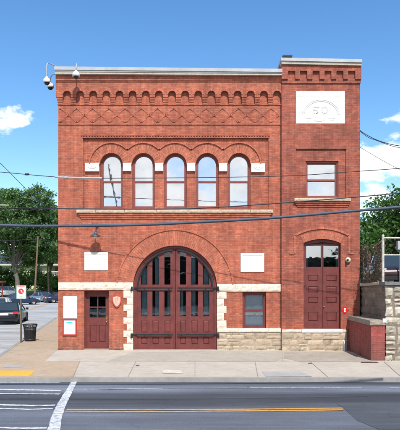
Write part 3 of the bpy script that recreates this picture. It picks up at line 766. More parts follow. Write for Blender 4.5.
m.tube(pts,.06,6); p=m.build('side_wall_cap',CAPS,rw_); p.location=-o
# small white conduit box on wall corner
m=MB(); m.bbox(XP(382.5,yf),XP(386,yf),yf-.07,yf+.0,ZP(322.5,yf),ZP(318.5,yf),.008); tag(m.build('conduit_box',WHM),'small white conduit box on the corner of the granite wall','utility box')
# lot behind wall
GRD=m_stone('lot_ground',(.16,.15,.12),(.12,.12,.09),(.09,.10,.05),.6,.4,False)
m=MB(); m.box(gx0+.3,90,yf+.6,90,zt-.6,zt-.02); st(m.build('ground_upper_lot',GRD))
def chainlink(m,p0,p1,z0,z1,step=.085,r=.0011):
    p0=Vector(p0);p1=Vector(p1); L=(p1-p0).length; u=(p1-p0)/L; h=z1-z0
    nrm=Vector((-u.y,u.x,0))
    def strip(a,b):
        A=p0+u*a[0]+Vector((0,0,a[1]));B=p0+u*b[0]+Vector((0,0,b[1])); d=(B-A).normalized(); s=d.cross(nrm)*r
        m.add([A-s,B-s,B+s,A+s],[(0,1,2,3)])
    k=-h
    while k<L:
        a0=max(0,-k); a1=min(h,L-k)
        if a1>a0:
            strip((k+a0,z0+a0),(k+a1,z0+a1)); strip((k+a0,z1-a0),(k+a1,z1-a1))
        k+=step
fz=zt+.11; ft=4.30
e=empty('chain_link_fence',(XP(384,yf+.1),yf+.2,fz),0,'white painted pipe and chain link fence on top of the granite wall','fence'); o=Vector(e.location)
yy=yf+.2; xx0=XP(384,yf+.2)
m=MB(); m.tube([(0,0,0),(0,0,ft+.03-fz)],.045,10); m.lathe((0,0,ft+.03-fz),[(.05,0),(.05,.03),(.0,.06)],10); m.build('post',FENP,e)
for xx in (2.6,5.2,7.8):
    m=MB(); m.tube([(xx,0,0),(xx,0,ft+.03-fz)],.035,10); m.build('post',FENP,e)
m=MB(); m.tube([(0,0,ft-fz-.04),(7.8,0,ft-fz-.04)],.028,8); m.build('rail',FENP,e)
m=MB(); m.tube([(0,0,ZP(255,yy)-fz),(7.8,0,ZP(255,yy)-fz)],.028,8); m.build('rail',FENP,e)
m=MB(); chainlink(m,(0,-.03,0),(7.8,-.03,0),.02,ft-fz-.04); m.build('wire_mesh',IRON,e)
e=empty('chain_link_fence',(gx0+.1,yf+.3,fz-.05),0,'side chain link fence overgrown with dead brown vines beside the station','fence'); 
for yy in (2.6,5.4,8.2,11):
    m=MB(); m.tube([(0,yy,0),(0,yy,1.45)],.03,8); m.build('post',STEEL,e)
m=MB(); pts=[(0,.0,1.55)]+[(0,11*i/12.,1.5-.16*abs(math.sin(i/12*math.pi*4))) for i in range(1,13)]; m.tube(pts,.022,6); m.build('rail',WOODP,e)
m=MB(); chainlink(m,(0,0,0),(0,11,0),.0,1.4); m.build('wire_mesh',STEEL,e)
VINE=m_leaf('dead_vine',(.13,.095,.06),(.17,.13,.085),(.09,.085,.04),.2,2)
def leaves(m_v,m_f,pts,size,rs,thin=.55):
    # pts: (n,3); random little rhombic leaves
    n=len(pts); nrm=rs.normal(size=(n,3)); nrm/=np.linalg.norm(nrm,axis=1)[:,None]
    t=rs.normal(size=(n,3)); t-=nrm*(t*nrm).sum(1)[:,None]; t/=np.linalg.norm(t,axis=1)[:,None]
    b=np.cross(nrm,t); s=size*rs.uniform(.6,1.3,size=(n,1))
    q=np.stack([pts-t*s, pts-b*s*thin+nrm*s*.15, pts+t*s, pts+b*s*thin+nrm*s*.15],1)
    return q.reshape(-1,3)
def leaf_obj(name,mat,parent,pts,size,rs,thin=.55):
    q=leaves(None,None,pts,size,rs,thin); n=len(q)//4
    me=bpy.data.meshes.new(name); me.vertices.add(len(q)); me.vertices.foreach_set('co',q.astype(np.float32).ravel())
    me.loops.add(n*4); me.loops.foreach_set('vertex_index',np.arange(n*4,dtype=np.int32))
    me.polygons.add(n); me.polygons.foreach_set('loop_start',np.arange(n,dtype=np.int32)*4)
    me.update(calc_edges=True); me.validate()
    me.materials.append(mat); o=bpy.data.objects.new(name,me); COL.objects.link(o)
    if parent is not None: o.parent=parent
    return o
rs=np.random.RandomState(3)
n=6500; yy=rs.uniform(.3,11,n); zz=rs.uniform(0,1,n)**.9*1.5; xx=rs.normal(0,.06,n)
keep=(np.sin(yy*3.1)+np.sin(yy*1.3+zz*2)+rs.normal(0,.7,n))>-.5
leaf_obj('vine_leaves',VINE,e,np.stack([xx,yy,zz],1)[keep],.055,rs)
m=MB()
for k in range(90):
    y0=rs.uniform(.2,8); z0=0; pts=[(0,y0,0)]
    for j in range(5): y0+=rs.uniform(-.15,.15); z0+=.3*rs.uniform(.6,1.1); pts.append((rs.uniform(-.06,.06),y0,min(z0,1.5)))
    m.tube(pts,.010,4)
m.build('vine_stems',WOODP,e)

# ================================================================== trees
def tree(name,label,base,trunk_h,crown_c,crown_r,nclump,nleaf,lsize,leafmat,bark,seed,group=None,tr=.35,clr=1.0,lean=(0,0),lobes=None,cat='tree'):
    rs=np.random.RandomState(seed); e=empty(name,base,0,label,cat,group)
    cc=np.array(crown_c,float); cr=np.array(crown_r,float)
    # lobes: sub ellipsoids
    if lobes is None:
        lobes=[]
        for k in range(13):
            a=rs.uniform(0,2*math.pi); el=rs.uniform(-.9,.95); d=rs.uniform(.4,.78)
            lobes.append((np.array([math.cos(a)*math.cos(el),math.sin(a)*math.cos(el),math.sin(el)])*cr*d+cc, cr*rs.uniform(.26,.46)))
        lobes.append((cc,cr*.6))
    pts=[];cents=[]
    per=nclump//len(lobes)
    for (lc,lr) in lobes:
        v=rs.normal(size=(per,3)); v/=np.linalg.norm(v,axis=1)[:,None]; rad=rs.uniform(.55,1.05,size=(per,1))**.6
        c=lc+v*lr*rad; cents.append(c)
    cents=np.concatenate(cents); k=nleaf//len(cents)
    off=rs.normal(size=(len(cents),k,3))*np.array([.42,.42,.26])*clr
    pts=(cents[:,None,:]+off).reshape(-1,3)
    leaf_obj('crown',leafmat,e,pts,lsize,rs)
    m=MB(); tx,ty=cc[0],cc[1]; tops=Vector((tx*.6+lean[0],ty*.6+lean[1],trunk_h))
    m.tube([(0,0,-.3),(0,0,.3),Vector((lean[0]*.4,0,trunk_h*.5)),tops,Vector((tx,ty,cc[2]+cr[2]*.3))],[tr*1.5,tr*1.1,tr*.85,tr*.65,tr*.15],10)
    for j,(lc,lr) in enumerate(lobes[:13]):
        s=tops*rs.uniform(.75,1.0) if True else tops
        e_=Vector(lc); mid=(s+e_)/2+Vector((rs.uniform(-.3,.3),rs.uniform(-.3,.3),rs.uniform(0,.5)))
        m.tube([s,mid,e_],[tr*.42,tr*.26,tr*.08],6)
        for q in range(3):
            e2=e_+Vector(rs.uniform(-1,1,3)*lr*.8); m.tube([mid.lerp(e_,.5),e2],[tr*.13,tr*.04],4)
    m.build('trunk',bark,e); return e
BARK=m_paint('bark_grey',(.13,.115,.095),.3,.9,3,bump=.4)
BARKD=m_paint('bark_dark',(.08,.06,.045),.3,.9,3,bump=.4)
L1=m_leaf('leaf_mid',(.060,.145,.050),(.11,.21,.065),(.19,.30,.085),.45,.35)
L2=m_leaf('leaf_deep',(.048,.130,.028),(.085,.19,.038),(.15,.26,.05),.45,.4)
L4=m_leaf('leaf_shade',(.018,.035,.016),(.025,.05,.02),(.03,.06,.022),.15,.4)
L3=m_leaf('leaf_fresh',(.07,.15,.03),(.11,.20,.04),(.15,.25,.05),.4,.8)
def hill(y): 
    t=min(1,max(0,(y-58)/60)); return 1.5*t*t*(3-2*t)
def base(px,d): 
    yy=d-D0; return Vector(((px-200)/F*d,yy,hill(yy)-.1))
tree('street_tree','tall spreading tree with pale forked trunk behind the round red sign',base(18,92),6.0,(-.8,0,12.2),(9.0,6,8.6),400,34000,.21,L1,BARK,11,'trees along the side street',tr=.42,clr=1.05,lean=(-.3,0))
tree('street_tree','rounded shade tree whose crown touches the left wall of the station',base(50,104),5.5,(0,0,10.8),(7.6,5,7.4),340,27000,.21,L1,BARKD,12,'trees along the side street',tr=.35,clr=1.15)
tree('street_tree','leafy tree cut off by the left edge of the view',base(-18,100),7,(0,0,14),(7.5,6,7.0),280,13000,.32,L2,BARKD,13,'trees along the side street',tr=.4,clr=1.8)
zU=zt
tree('broadleaf_tree','large dark green tree rising behind the white pipe fence',Vector((19.6,26,zU)),2.5,(-.4,0,5.0),(5.0,4.2,4.9),420,30000,.17,L2,BARKD,21,'trees behind the upper lot',tr=.3,clr=1.15)
tree('broadleaf_tree','lower bushy tree filling the gap beside the station wall',Vector((17.9,34,zU)),1.5,(-.5,0,3.2),(3.6,3,3.1),220,12000,.16,L1,BARKD,22,'trees behind the upper lot',tr=.2,clr=1.0)
tree('broadleaf_tree','paler tree seen low between fence rails at far right',Vector((27,44,zU)),1.5,(0,0,3.2),(5.5,4,3.4),200,10000,.2,L3,BARKD,23,'trees behind the upper lot',tr=.22,clr=1.3)
# shrubs before the apartment block
for i,(px,py,d,rx,rz,lab) in enumerate(((26,281,104,2.6,2.2,'light green rounded shrub between the tree trunk and the first pole'),(42,280,100,2.7,2.6,'full leafy shrub between the two wooden poles'),(6,279,104,3.2,2.8,'wide green shrub left of the pale tree trunk'),(55,285,112,2.2,1.8,'small shrub below the balcony beside the station corner'))):
    b=base(px,d); cz=ZP(py,d-D0)-b.z
    tree('shrub',lab,b,.6,(0,0,max(cz,rz*.8)),(rx,2,rz),110,5200,.17,L3 if i in(0,1) else L2,BARKD,40+i,'shrubs in front of the apartment block',tr=.08,clr=.8,cat='shrub')
# reflections: trees and pole on the opposite side of the street, behind the viewpoint
for i,(x,y,cz,rz,rx,lab) in enumerate(((-12,-44,4.0,3.4,9,'broad tree on the far side of the street, left end'),(4,-50,4.6,4.2,9,'broad tree on the far side of the street, middle'),(21,-47,4.4,3.8,9,'broad tree on the far side of the street, right end'))):
    tree('roadside_tree',lab,Vector((x,y,-.1)),1.5,(0,0,cz),(rx,4,rz),190,8000,.35,L4,BARKD,60+i,'trees across the main road',tr=.3,clr=1.4)
tree('conifer_tree','tall narrow conifer across the main road',Vector((4.6,-60,-.1)),6,(0,0,8.5),(1.6,1.6,5.2),80,3500,.3,L4,BARKD,66,tr=.2,clr=.6,lobes=[(np.array([0,0,3+1.6*k]),np.array([2.4-.33*k,2.4-.33*k,.9])) for k in range(7)])

e=empty('backdrop',(0,-47,-.1),0,'long dark brown warehouse added across the main road for dark pane reflections','building')  # unseen long block, added to give the door panes a dark reflection
WB=m_paint('backdrop_brown',(.10,.075,.06),.2,.85,.6)
m=MB(); m.box(-34,34,-11,0,0,6.0); m.build('wall',WB,e)
m=MB(); m.add([(-35,.6,5.9),(35,.6,5.9),(35,-5.5,8.0),(-35,-5.5,8.0),(-35,-11.6,5.9),(35,-11.6,5.9)],[(1,0,3,2),(2,3,4,5),(0,4,3),(1,2,5),(0,1,5,4)]); m.build('roof',IRON,e)
for k in range(9):
    x=-30+7*k; m=MB(); m.box(x,x+2.2,.0,.06,1.2,3.4); w=m.build('window',SASH,e); m=MB(); m.box(x+.1,x+2.1,.06,.08,1.3,3.3); m.build('pane',IRON,w)
# ================================================================== utility poles
def pole(label,b,t,r,arms=True,grp='wooden utility poles',zarm=.6):
    b=Vector(b);t=Vector(t)-b; e=empty('utility_pole',b,0,label,'utility pole',grp)
    m=MB(); m.tube([(0,0,-.3),t],[r,r*.68],10); m.build('shaft',WOODP,e)
    if arms:
        m=MB(); m.box(-.9,.9,-.05,.05,-.06,.06); p=m.build('crossarm',WOODP,e); p.location=t-Vector((0,.15,zarm))
        for x in (-.8,-.4,.4,.8):
            m=MB(); m.lathe((x,0,.06),[(.03,0),(.05,.05),(.035,.1),(.05,.14),(0,.17)],8); q=m.build('insulator',STEEL,e); q.location=t-Vector((0,.15,zarm))
    return e
pole('leaning wooden utility pole left of its twin beside the apartment block',base(34.3,86),W(38,236,86),.16,False)
pole('thinner wooden utility pole nearer the brick station wall',base(49,98),W(46,236,98),.15,False)
e=pole('leaning wooden utility pole across the main road',(-5.4,-26,-.1),(-8.1,-26,13.1),.10,False)
# ================================================================== apartment block and houses
YEL=m_paint('yellow_green_siding',(.52,.56,.33),.06,.8,1.2); SHG=m_stone('slate_shingle',(.035,.045,.062),(.05,.058,.078),(.028,.032,.04),1.2,.4,False); TRIM=m_paint('cream_trim',(.6,.58,.5),.06,.6,2)
WGL=m_paint('far_window_glass',(.05,.06,.07),.1,.15,2,.6,0,0); ORB=m_paint('orange_brick_far',(.32,.13,.08),.15,.8,2)
d=124; yb0=d-D0; zb=hill(yb0); X=lambda px:(px-200)/F*d; Zd=lambda py:E-(py-H)/F*d
e=empty('apartment_block',(X(20),yb0,zb),0,'two storey yellow green apartment block with dark shingled roof','building'); o=Vector(e.location)
def put(mb,name,mat,par=e): p=mb.build(name,mat,par); 
def mk(fn,name,mat,parent,orig,absolute=True):
    m=MB(); fn(m); m.v=[(a-orig.x,b-orig.y,c-orig.z) for a,b,c in m.v]; return m.build(name,mat,parent)
xa,xb=X(-60),X(50); ze=Zd(264.5)
mk(lambda m:m.box(xa,xb,yb0,yb0+12,zb-.5,ze),'wall',YEL,e,o)
mk(lambda m:m.box(xb,X(80),yb0+2.4,yb0+12,zb-.5,ze),'balcony_back_wall',YEL,e,o)
def roof(m):
    y0,y1=yb0-.9,yb0+12.9; zr=Zd(252); x0,x1=xa-1,X(82)
    m.add([(x0,y0,ze),(x1,y0,ze),(x1-1.5,(y0+y1)/2,zr),(x0+1.5,(y0+y1)/2,zr),(x0,y1,ze),(x1,y1,ze)],[(0,1,2,3),(1,5,2),(5,4,3,2),(4,0,3),(0,4,5,1)])
mk(roof,'roof',SHG,e,o)
mk(lambda m:m.box(xa-1,X(82),yb0-.95,yb0-.88,ze-.25,ze+.05),'fascia',TRIM,e,o)
for px in (-20,-2,6,39,):
    for (t,b) in ((267.5,274.5),(279,286)):
        w=mk(lambda m:m.box(X(px)-.1,X(px+3.4)+.1,yb0-.06,yb0+.02,Zd(b)-.1,Zd(t)+.1),'window',TRIM,e,o)
        mk(lambda m:m.box(X(px),X(px+3.4),yb0-.09,yb0-.055,Zd(b),Zd(t)),'pane',WGL,w,o)
for (t,b) in ((275.5,277.2),(288,289.5)):
    mk(lambda m:m.box(xb,X(80),yb0-.6,yb0+2.4,Zd(b),Zd(t)),'balcony_floor',TRIM,e,o)
def rl(m):
    m.box(xb,X(80),yb0-.6,yb0-.52,Zd(271.5)-.06,Zd(271.5)+.05)
    x=xb
    while x<X(80): m.box(x,x+.05,yb0-.58,yb0-.54,Zd(275.5),Zd(271.5)); x+=.22
mk(rl,'balcony_railing',TRIM,e,o)
for px in (50.4,61,72): mk(lambda m:m.box(X(px),X(px)+.3,yb0-.6,yb0-.3,zb-.5,ze),'column',TRIM,e,o)
for px in (52.5,57): 
    w=mk(lambda m:m.box(X(px),X(px+2.6),yb0+2.3,yb0+2.42,Zd(274),Zd(267)),'balcony_window',WGL,e,o)
def gable_house(label,px0,px1,pye,pyr,d,zb,gable_front,wallm,chim=None):
    y0=d-D0; X=lambda px:(px-200)/F*d; Z=lambda py:E-(py-H)/F*d
    o=Vector((X((px0+px1)/2),y0,zb)); e=empty('house',o,0,label,'house')
    x0,x1=X(px0),X(px1); ze,zr=Z(pye),Z(pyr); dep=9
    mk(lambda m:m.box(x0,x1,y0,y0+dep,zb-.5,ze),'wall',wallm,e,o)
    def rf(m):
        a=.5; xm=(x0+x1)/2
        if gable_front:
            m.add([(x0-a,y0-a,ze-.2),(xm,y0-a,zr),(x1+a,y0-a,ze-.2),(x0-a,y0+dep,ze-.2),(xm,y0+dep,zr),(x1+a,y0+dep,ze-.2)],[(0,1,4,3),(1,2,5,4),(0,2,1),(3,4,5)])
        else:
            ym=y0+dep/2; m.add([(x0-a,y0-a,ze-.2),(x1+a,y0-a,ze-.2),(x1+a,ym,zr),(x0-a,ym,zr),(x0-a,y0+dep+a,ze-.2),(x1+a,y0+dep+a,ze-.2)],[(0,1,2,3),(3,2,5,4),(0,3,4),(1,5,2)])
    mk(rf,'roof',SHG,e,o)
    if chim: mk(lambda m:m.box(X(chim)-.5,X(chim)+.5,y0+dep/2-.5,y0+dep/2+.5,zr-2,Z(pyr-3)),'chimney',ORB,e,o)
    xm=(x0+x1)/2
    for f in (.25,.65):
        u=x0+(x1-x0)*f; w=mk(lambda m:m.box(u-.1,u+1.1,y0-.06,y0+.02,zb+.9,zb+2.3),'window',TRIM,e,o); mk(lambda m:m.box(u,u+1,y0-.09,y0-.055,zb+1,zb+2.2),'pane',WGL,w,o)
    return e
gable_house('house with steep dark slate roof and brick chimney behind the apartment block',22,46,256,246.5,165,hill(143),False,TRIM,30)
gable_house('low house with dark blue gabled roof behind the upper lot',371,403,257,245.5,62,zU-.1,True,m_paint('dark_siding',(.10,.09,.085),.1,.8,2))
# red shelter post at left edge
RST=m_paint('shelter_red',(.20,.03,.025),.1,.6,3)
b=base(1.5,78); e=empty('bus_shelter',b,0,'dark red shelter with pitched top at the left edge beside the road','shelter')
m=MB(); m.box(-3.2,.32,-.9,.9,2.75,2.95); m.build('roof',RST,e)
for x in (-3,.05):
    m=MB(); m.box(x,x+.16,-.08,.08,-.1,2.75); m.build('post',RST,e)
m=MB(); m.box(-2.7,-.3,.3,.7,.45,.52); m.box(-2.6,-2.5,.35,.65,-.1,.45); m.box(-.5,-.4,.35,.65,-.1,.45); m.build('bench',RST,e)

# ================================================================== cars
def car(label,loc,heading,L,Wd,Ht,paintc,kind='sedan',group=None,name='parked_car',metal=.3):
    e=empty(name,loc,heading,label,'car',group)
    P=m_paint('car_paint',paintc,.03,.25,2,.6,metal,0)
    G=CARG
    hw=Wd/2
    # local: +y forward (heading 0), length along y
    if kind=='sedan':
        bel=[(-.5,.50,.80),(-.49,.62,.86),(-.46,.70,.92),(-.33,.72,.98),(-.1,.70,1.0),(.12,.68,1.0),(.26,.66,1.0),(.40,.58,.98),(.47,.50,.92),(.5,.42,.78)]
        cab=[(-.36,.0),(-.22,.93),(-.08,1.0),(.05,.98),(.23,.0)]
    else:
        bel=[(-.5,.62,.90),(-.49,.64,.97),(-.4,.64,1.0),(-.1,.62,1.0),(.15,.60,1.0),(.26,.60,1.0),(.42,.56,.98),(.485,.48,.93),(.5,.38,.85)]
        cab=[(-.49,.0),(-.455,.93),(-.2,1.0),(.02,.99),(.24,.0)]
    hb=[b[1]*Ht*(1.0 if kind!='sedan' else .93) for b in bel]
    hb=[min(h,Ht*.66) for h in hb]
    m=MB(); rings=[]
    for (t,_,wf),z in zip(bel,hb):
        w=hw*wf; y=t*L; zb=.2 if abs(t)<.47 else .28
        rings.append([(-w*.9,y,zb),(-w,y,zb+.18),(-w*1.0,y,z*.78),(-w*.93,y,z*.96),(-w*.7,y,z),(0,y,z*1.015),(w*.7,y,z),(w*.93,y,z*.96),(w,y,z*.78),(w,y,zb+.18),(w*.9,y,zb)])
    n=len(rings[0]); vs=[v for r in rings for v in r]; fs=[]
    for i in range(len(rings)-1):
        for k in range(n): k2=(k+1)%n; fs.append((i*n+k,(i+1)*n+k,(i+1)*n+k2,i*n+k2))
    fs.append(tuple(range(n))); fs.append(tuple((len(rings)-1)*n+k for k in reversed(range(n))))
    m.add(vs,fs,smooth=True); body=m.build('body',P,e)
    # greenhouse (glass) and roof
    zbelt=Ht*.62
    def cab_ring(t,h):
        z=zbelt*.98+(Ht-zbelt)*h; w=hw*(.90-.22*h); return [(-w,t*L,z),(-w*.8,t*L,z+.03*h),(w*.8,t*L,z+.03*h),(w,t*L,z)]
    m=MB(); R0=[]
    for t,h in cab: R0.append([(-hw*.90,t*L,zbelt*.97)]+cab_ring(t,h)+[(hw*.90,t*L,zbelt*.97)])
    n=6; vs=[v for r in R0 for v in r]; fs=[]
    for i in range(len(R0)-1):
        for k in range(n-1): fs.append((i*n+k,(i+1)*n+k,(i+1)*n+k+1,i*n+k+1))
    m.add(vs,fs); m.build('windows',G,e)
    m=MB(); top=[c for c in cab if c[1]>.5]; vs=[]
    for t,h in top:
        for q in cab_ring(t,h): vs.append((q[0]*1.01,q[1],q[2]+.012))
    fs=[]
    for i in range(len(top)-1):
        for k in range(3): fs.append((i*4+k,(i+1)*4+k,(i+1)*4+k+1,i*4+k+1))
    m.add(vs,fs,smooth=True)
    # pillars
    for s in (-1,1):
        def P3(t,h,dx=0): q=cab_ring(t,h)[0 if s<0 else 3]; return Vector((q[0]*1.015,q[1],q[2]))
        f0=Vector((s*hw*.91,cab[-1][0]*L,zbelt)); f1=P3(*top[-1]); m.tube([f0,f1],.035,5)
        r0=Vector((s*hw*.91,cab[0][0]*L,zbelt)); r1=P3(*top[0]); m.tube([r0,r1],.06,5)
        mid=Vector((s*hw*.91,-.03*L,zbelt)); m.tube([mid,P3(-.05,1.0)],.035,5)
        if kind!='sedan': m.tube([Vector((s*hw*.91,-.27*L,zbelt)),P3(-.25,.99)],.05,5)
    m.build('roof',P,e)
    for ax in (-.31,.32):
        for s in (-1,1):
            r=.32 if kind=='sedan' else .36
            m=MB(); m.lathe((0,0,0),[(r*.6,-.10),(r*.93,-.10),(r,-.06),(r,.06),(r*.93,.10),(r*.6,.10)],22,'x'); w=m.build('wheel',RUBB,e); w.location=(s*(hw-.10),ax*L,r)
            m=MB(); m.lathe((0,0,0),[(0,-.03),(r*.1,-.09),(r*.2,-.07),(r*.55,-.08),(r*.62,-.1),(r*.62,.1),(r*.55,.08),(r*.2,.07),(r*.1,.09),(0,.03)],16,'x'); m.build('rim',CHR,w)
            m=MB(); m.lathe((s*(hw-.11),ax*L,r),[(r*1.0,-.125),(r*1.12,-.125),(r*1.12,.125),(r*1.0,.125)],20,'x'); m.build('wheel_arch',RUBB,e)
    for s in (-1,1):
        for yy_ in (-.20,-.03,.17):
            m=MB(); m.box(s*hw*1.0-.004,s*hw*1.0+.006,yy_*L-.008,yy_*L+.008,.42,Ht*.5); m.build('door_seam',RUBB,e)
        for yy_ in (-.17,.0):
            m=MB(); m.box(s*hw*1.0-.006,s*hw*1.0+.022,yy_*L-.09,yy_*L+.09,Ht*.50,Ht*.525); m.build('door_handle',P,e)
    zl=Ht*.56 if kind=='sedan' else Ht*.52
    for s in (-1,1):
        m=MB(); m.box(s*hw*.78-.17,s*hw*.78+.17,-L*.5-.015,-L*.47,zl-.08,zl+.08); m.build('tail_light',TAIL,e)
        m=MB(); m.box(s*hw*.72-.17,s*hw*.72+.17,L*.455,L*.493,zl-.15,zl-.01); m.build('headlight',HEAD,e)
        m=MB(); m.box(s*(hw+.08)-.09,s*(hw+.08)+.09,.19*L,.22*L,zbelt-.02,zbelt+.12); m.build('mirror',P,e)
    m=MB(); m.box(-.26,.26,-L*.5-.02,-L*.5+.02,zl-.16,zl-.02); m.build('number_plate',NWH,e)
    m=MB(); m.box(-hw*.8,hw*.8,-L*.5-.05,-L*.46,.26,.42); m.build('rear_bumper',RUBB if kind!='sedan' else P,e)
    m=MB(); m.box(-hw*.8,hw*.8,L*.46,L*.5+.03,.24,.42); m.build('front_bumper',RUBB if kind!='sedan' else P,e)
    return e
CARG=m_paint('car_glass',(.03,.045,.05),.1,.06,1,.9,0,0); TAIL=m_paint('tail_red',(.55,.02,.015),.05,.25,4,.6,0,0); HEAD=m_paint('headlight_clear',(.6,.62,.64),.05,.15,4,.7,0,0)
g='cars on the side street'
def G(px,py,z=-.116): 
    d=(E-z)*F/(py-H); return Vector(((px-200)/F*d,d-D0,z))
p=G(10.5,322.4); p.z=-.116
car('black sedan seen from behind near the litter bin',p,R(9.2),4.6,1.82,1.42,(.018,.02,.026),group=g)
p=G(20.5,304.6); car('dark blue sedan partly hidden behind the signpost',p,R(-62),4.5,1.8,1.4,(.02,.04,.09),group=g)
p=G(43.5,302.0); car('silver blue sedan standing farthest up the side street',p,R(-128),4.5,1.8,1.42,(.26,.31,.39),group=g,metal=.5)
p=G(62.0,302.6); car('navy sedan half hidden behind the station corner',p,R(-60),4.5,1.8,1.42,(.02,.03,.07),group=g)
p=G(1.0,313.5); car('white sedan whose roof shows over the black sedan',p,R(8),4.5,1.8,1.42,(.75,.75,.73),group=g,metal=0)
d=96; p=Vector(((10-200)/F*d,d-D0,hill(d-D0)-.02)); car('white sport utility vehicle parked on the grass near the shelter',p,R(-80),4.7,1.85,1.75,(.78,.78,.77),'suv',metal=0)
d=29; p=Vector(((394-200)/F*d,d-D0+1,zt-.02)); car('dark red vehicle parked on the upper lot behind the fence',p,R(172),4.7,1.85,1.6,(.035,.010,.010),'suv',metal=0)
b=W(400,284,27.5); e=empty('utility_cabinet',(b.x,b.y,zt),0,'pale grey cabinet raised on a post behind the fence','utility box')
m=MB(); m.tube([(0,0,0),(0,0,ZP(250,5.5)-zt)],.04,8); m.build('post',STEEL,e)
m=MB(); m.bbox(-.15,.45,-.12,.12,ZP(250,5.5)-zt,ZP(241,5.5)-zt,.02); m.build('cabinet',m_paint('cabinet_grey',(.42,.46,.48),.05,.5,3),e)

# ================================================================== litter bin and sign
b=G(30.0,341.0,0); e=empty('litter_bin',b,0,'black slatted metal litter bin beside the signpost on the pavement','litter bin')
m=MB(); h=.79; n=26
m.lathe((0,0,0),[(.0,.02),(.215,.02),(.24,.06),(.255,h*.62)],26); m.lathe((0,0,0),[(.0,0),(.22,0),(.22,.03),(.0,.03)],20); m.build('liner',IRON,e)
m=MB()
for k in range(n):
    a=2*math.pi*k/n; c,s=math.cos(a),math.sin(a); m.tube([(c*.235,s*.235,.04),(c*.262,s*.262,h*.6),(c*.275,s*.275,h*.80),(c*.325,s*.325,h*.97)],.012,4)
m.build('slats',IRON,e)
for rr,z in ((.245,.08),(.275,h*.78),(.33,h*.97)):
    m=MB(); m.lathe((0,0,0),[(rr-.012,z-.02),(rr+.008,z-.02),(rr+.008,z+.02),(rr-.012,z+.02),(rr-.012,z-.02)],26); m.build('hoop',IRON,e)
b=G(21.0,342.6,0); e=empty('street_sign',b,0,'white street sign with red round arrow mark on a wooden post','sign')
ty=b.y; top=ZP(284.6,ty); 
m=MB(); m.box(-.035,.035,-.035,.035,-.02,top-.05); m.build('post',m_paint('post_olive',(.13,.11,.075),.15,.8,4),e)
sx0,sx1,sz0,sz1=XP(16.9,ty)-b.x,XP(26.6,ty)-b.x,ZP(298.7,ty),ZP(285.4,ty)
GRN=m_paint('sign_green_edge',(.25,.50,.40),.05,.5,3); RPR=m_paint('sign_print_red',(.72,.04,.03),.05,.5,3)
m=MB(); m.box(sx0,sx1,-.055,-.036,sz0,sz1); m.build('sign_plate',GRN,e)
m=MB(); m.box(sx0+.012,sx1-.035,-.059,-.055,sz0+.012,sz1-.012); m.build('sign_face',NWH,e)
cx=(sx0+sx1)/2-.012; cz=sz0+(sz1-sz0)*.56
m=MB()
m.slab([(cx+.125*math.cos(2*math.pi*i/24),cz+.125*math.sin(2*math.pi*i/24)) for i in range(24)],[[(cx+.03,cz-.06),(cx+.065,cz-.075),(cx+.06,cz-.02),(cx+.03,cz+.045),(cx-.02,cz+.045),(cx-.045,cz+.02),(cx,cz+.01),(cx+.02,cz-.01)]],-.064,-.059)
u=sx0+.04
while u<sx1-.08: m.box(u,u+.028,-.063,-.059,sz1-.085,sz1-.04); u+=.037
m.build('red_print',RPR,e)
m=MB()
for k,wd in ((0,.13),(1,.10),(2,.06)): m.box(cx-wd,cx+wd,-.063,-.059,sz0+.13-.04*k,sz0+.145-.04*k)
m.build('green_print',GRN,e)

# ================================================================== ground, roads, pavements
def m_road(name,base_,bands):
    t=NT(name); p=t.pos()
    s=t.N('ShaderNodeSeparateXYZ'); t.L(p,s.inputs[0])
    n1=t.ramp(t.noise(.5,6,t.scale(p,.25,1.6,1),.6),[(.3,.66),(.7,1.32)])
    n2=t.ramp(t.noise(60,3,p,.7),[(.25,.55),(.75,1.45)])
    n3=t.ramp(t.noise(2.2,5,t.scale(p,.35,1,1),.7),[(.3,.86),(.7,1.13)])
    c=t.mix(1,base_,n1,'MULTIPLY'); c=t.mix(1,c,n2,'MULTIPLY'); c=t.mix(1,c,n3,'MULTIPLY')
    n4=t.ramp(t.noise(1,5,t.scale(p,.22,7,1),.7),[(.3,.80),(.7,1.2)]); c=t.mix(1,c,n4,'MULTIPLY')
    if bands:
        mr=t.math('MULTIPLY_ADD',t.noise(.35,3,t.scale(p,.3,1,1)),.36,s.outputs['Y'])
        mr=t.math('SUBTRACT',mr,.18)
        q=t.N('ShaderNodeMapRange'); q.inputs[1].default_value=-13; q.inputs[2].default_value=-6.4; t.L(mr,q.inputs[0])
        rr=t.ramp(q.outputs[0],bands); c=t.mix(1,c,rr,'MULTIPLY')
    # cracks
    v=t.N('ShaderNodeTexVoronoi',feature='DISTANCE_TO_EDGE'); v.inputs['Scale'].default_value=.45
    wv=t.N('ShaderNodeVectorMath',operation='MULTIPLY_ADD'); wn=t.N('ShaderNodeTexNoise'); wn.inputs['Scale'].default_value=1.3; wn.inputs['Detail'].default_value=6; t.L(p,wn.inputs['Vector']); t.L(wn.outputs['Color'],wv.inputs[0]); wv.inputs[1].default_value=(1.1,1.1,0); t.L(p,wv.inputs[2]); t.L(wv.outputs[0],v.inputs['Vector'])
    ck=t.math('MULTIPLY',t.ramp(v.outputs['Distance'],[(.002,1),(.008,0)]),t.ramp(t.noise(.6,2,p),[(.5,0),(.6,.55)]))
    c=t.mix(ck,c,tuple(x*.35 for x in base_))
    sp=t.ramp(t.noise(5,3,p,.6),[(.70,0),(.74,.45)]); c=t.mix(sp,c,tuple(x*.45 for x in base_))
    t.col(c); t.rough(.9); t.bump(t.noise(90,3,p),.35,.01); return t.m
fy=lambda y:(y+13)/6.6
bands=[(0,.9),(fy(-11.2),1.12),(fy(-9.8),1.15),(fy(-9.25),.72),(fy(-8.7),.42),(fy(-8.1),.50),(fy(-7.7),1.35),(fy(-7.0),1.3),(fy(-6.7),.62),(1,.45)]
ROAD=m_road('asphalt_main',(.095,.106,.125),bands)
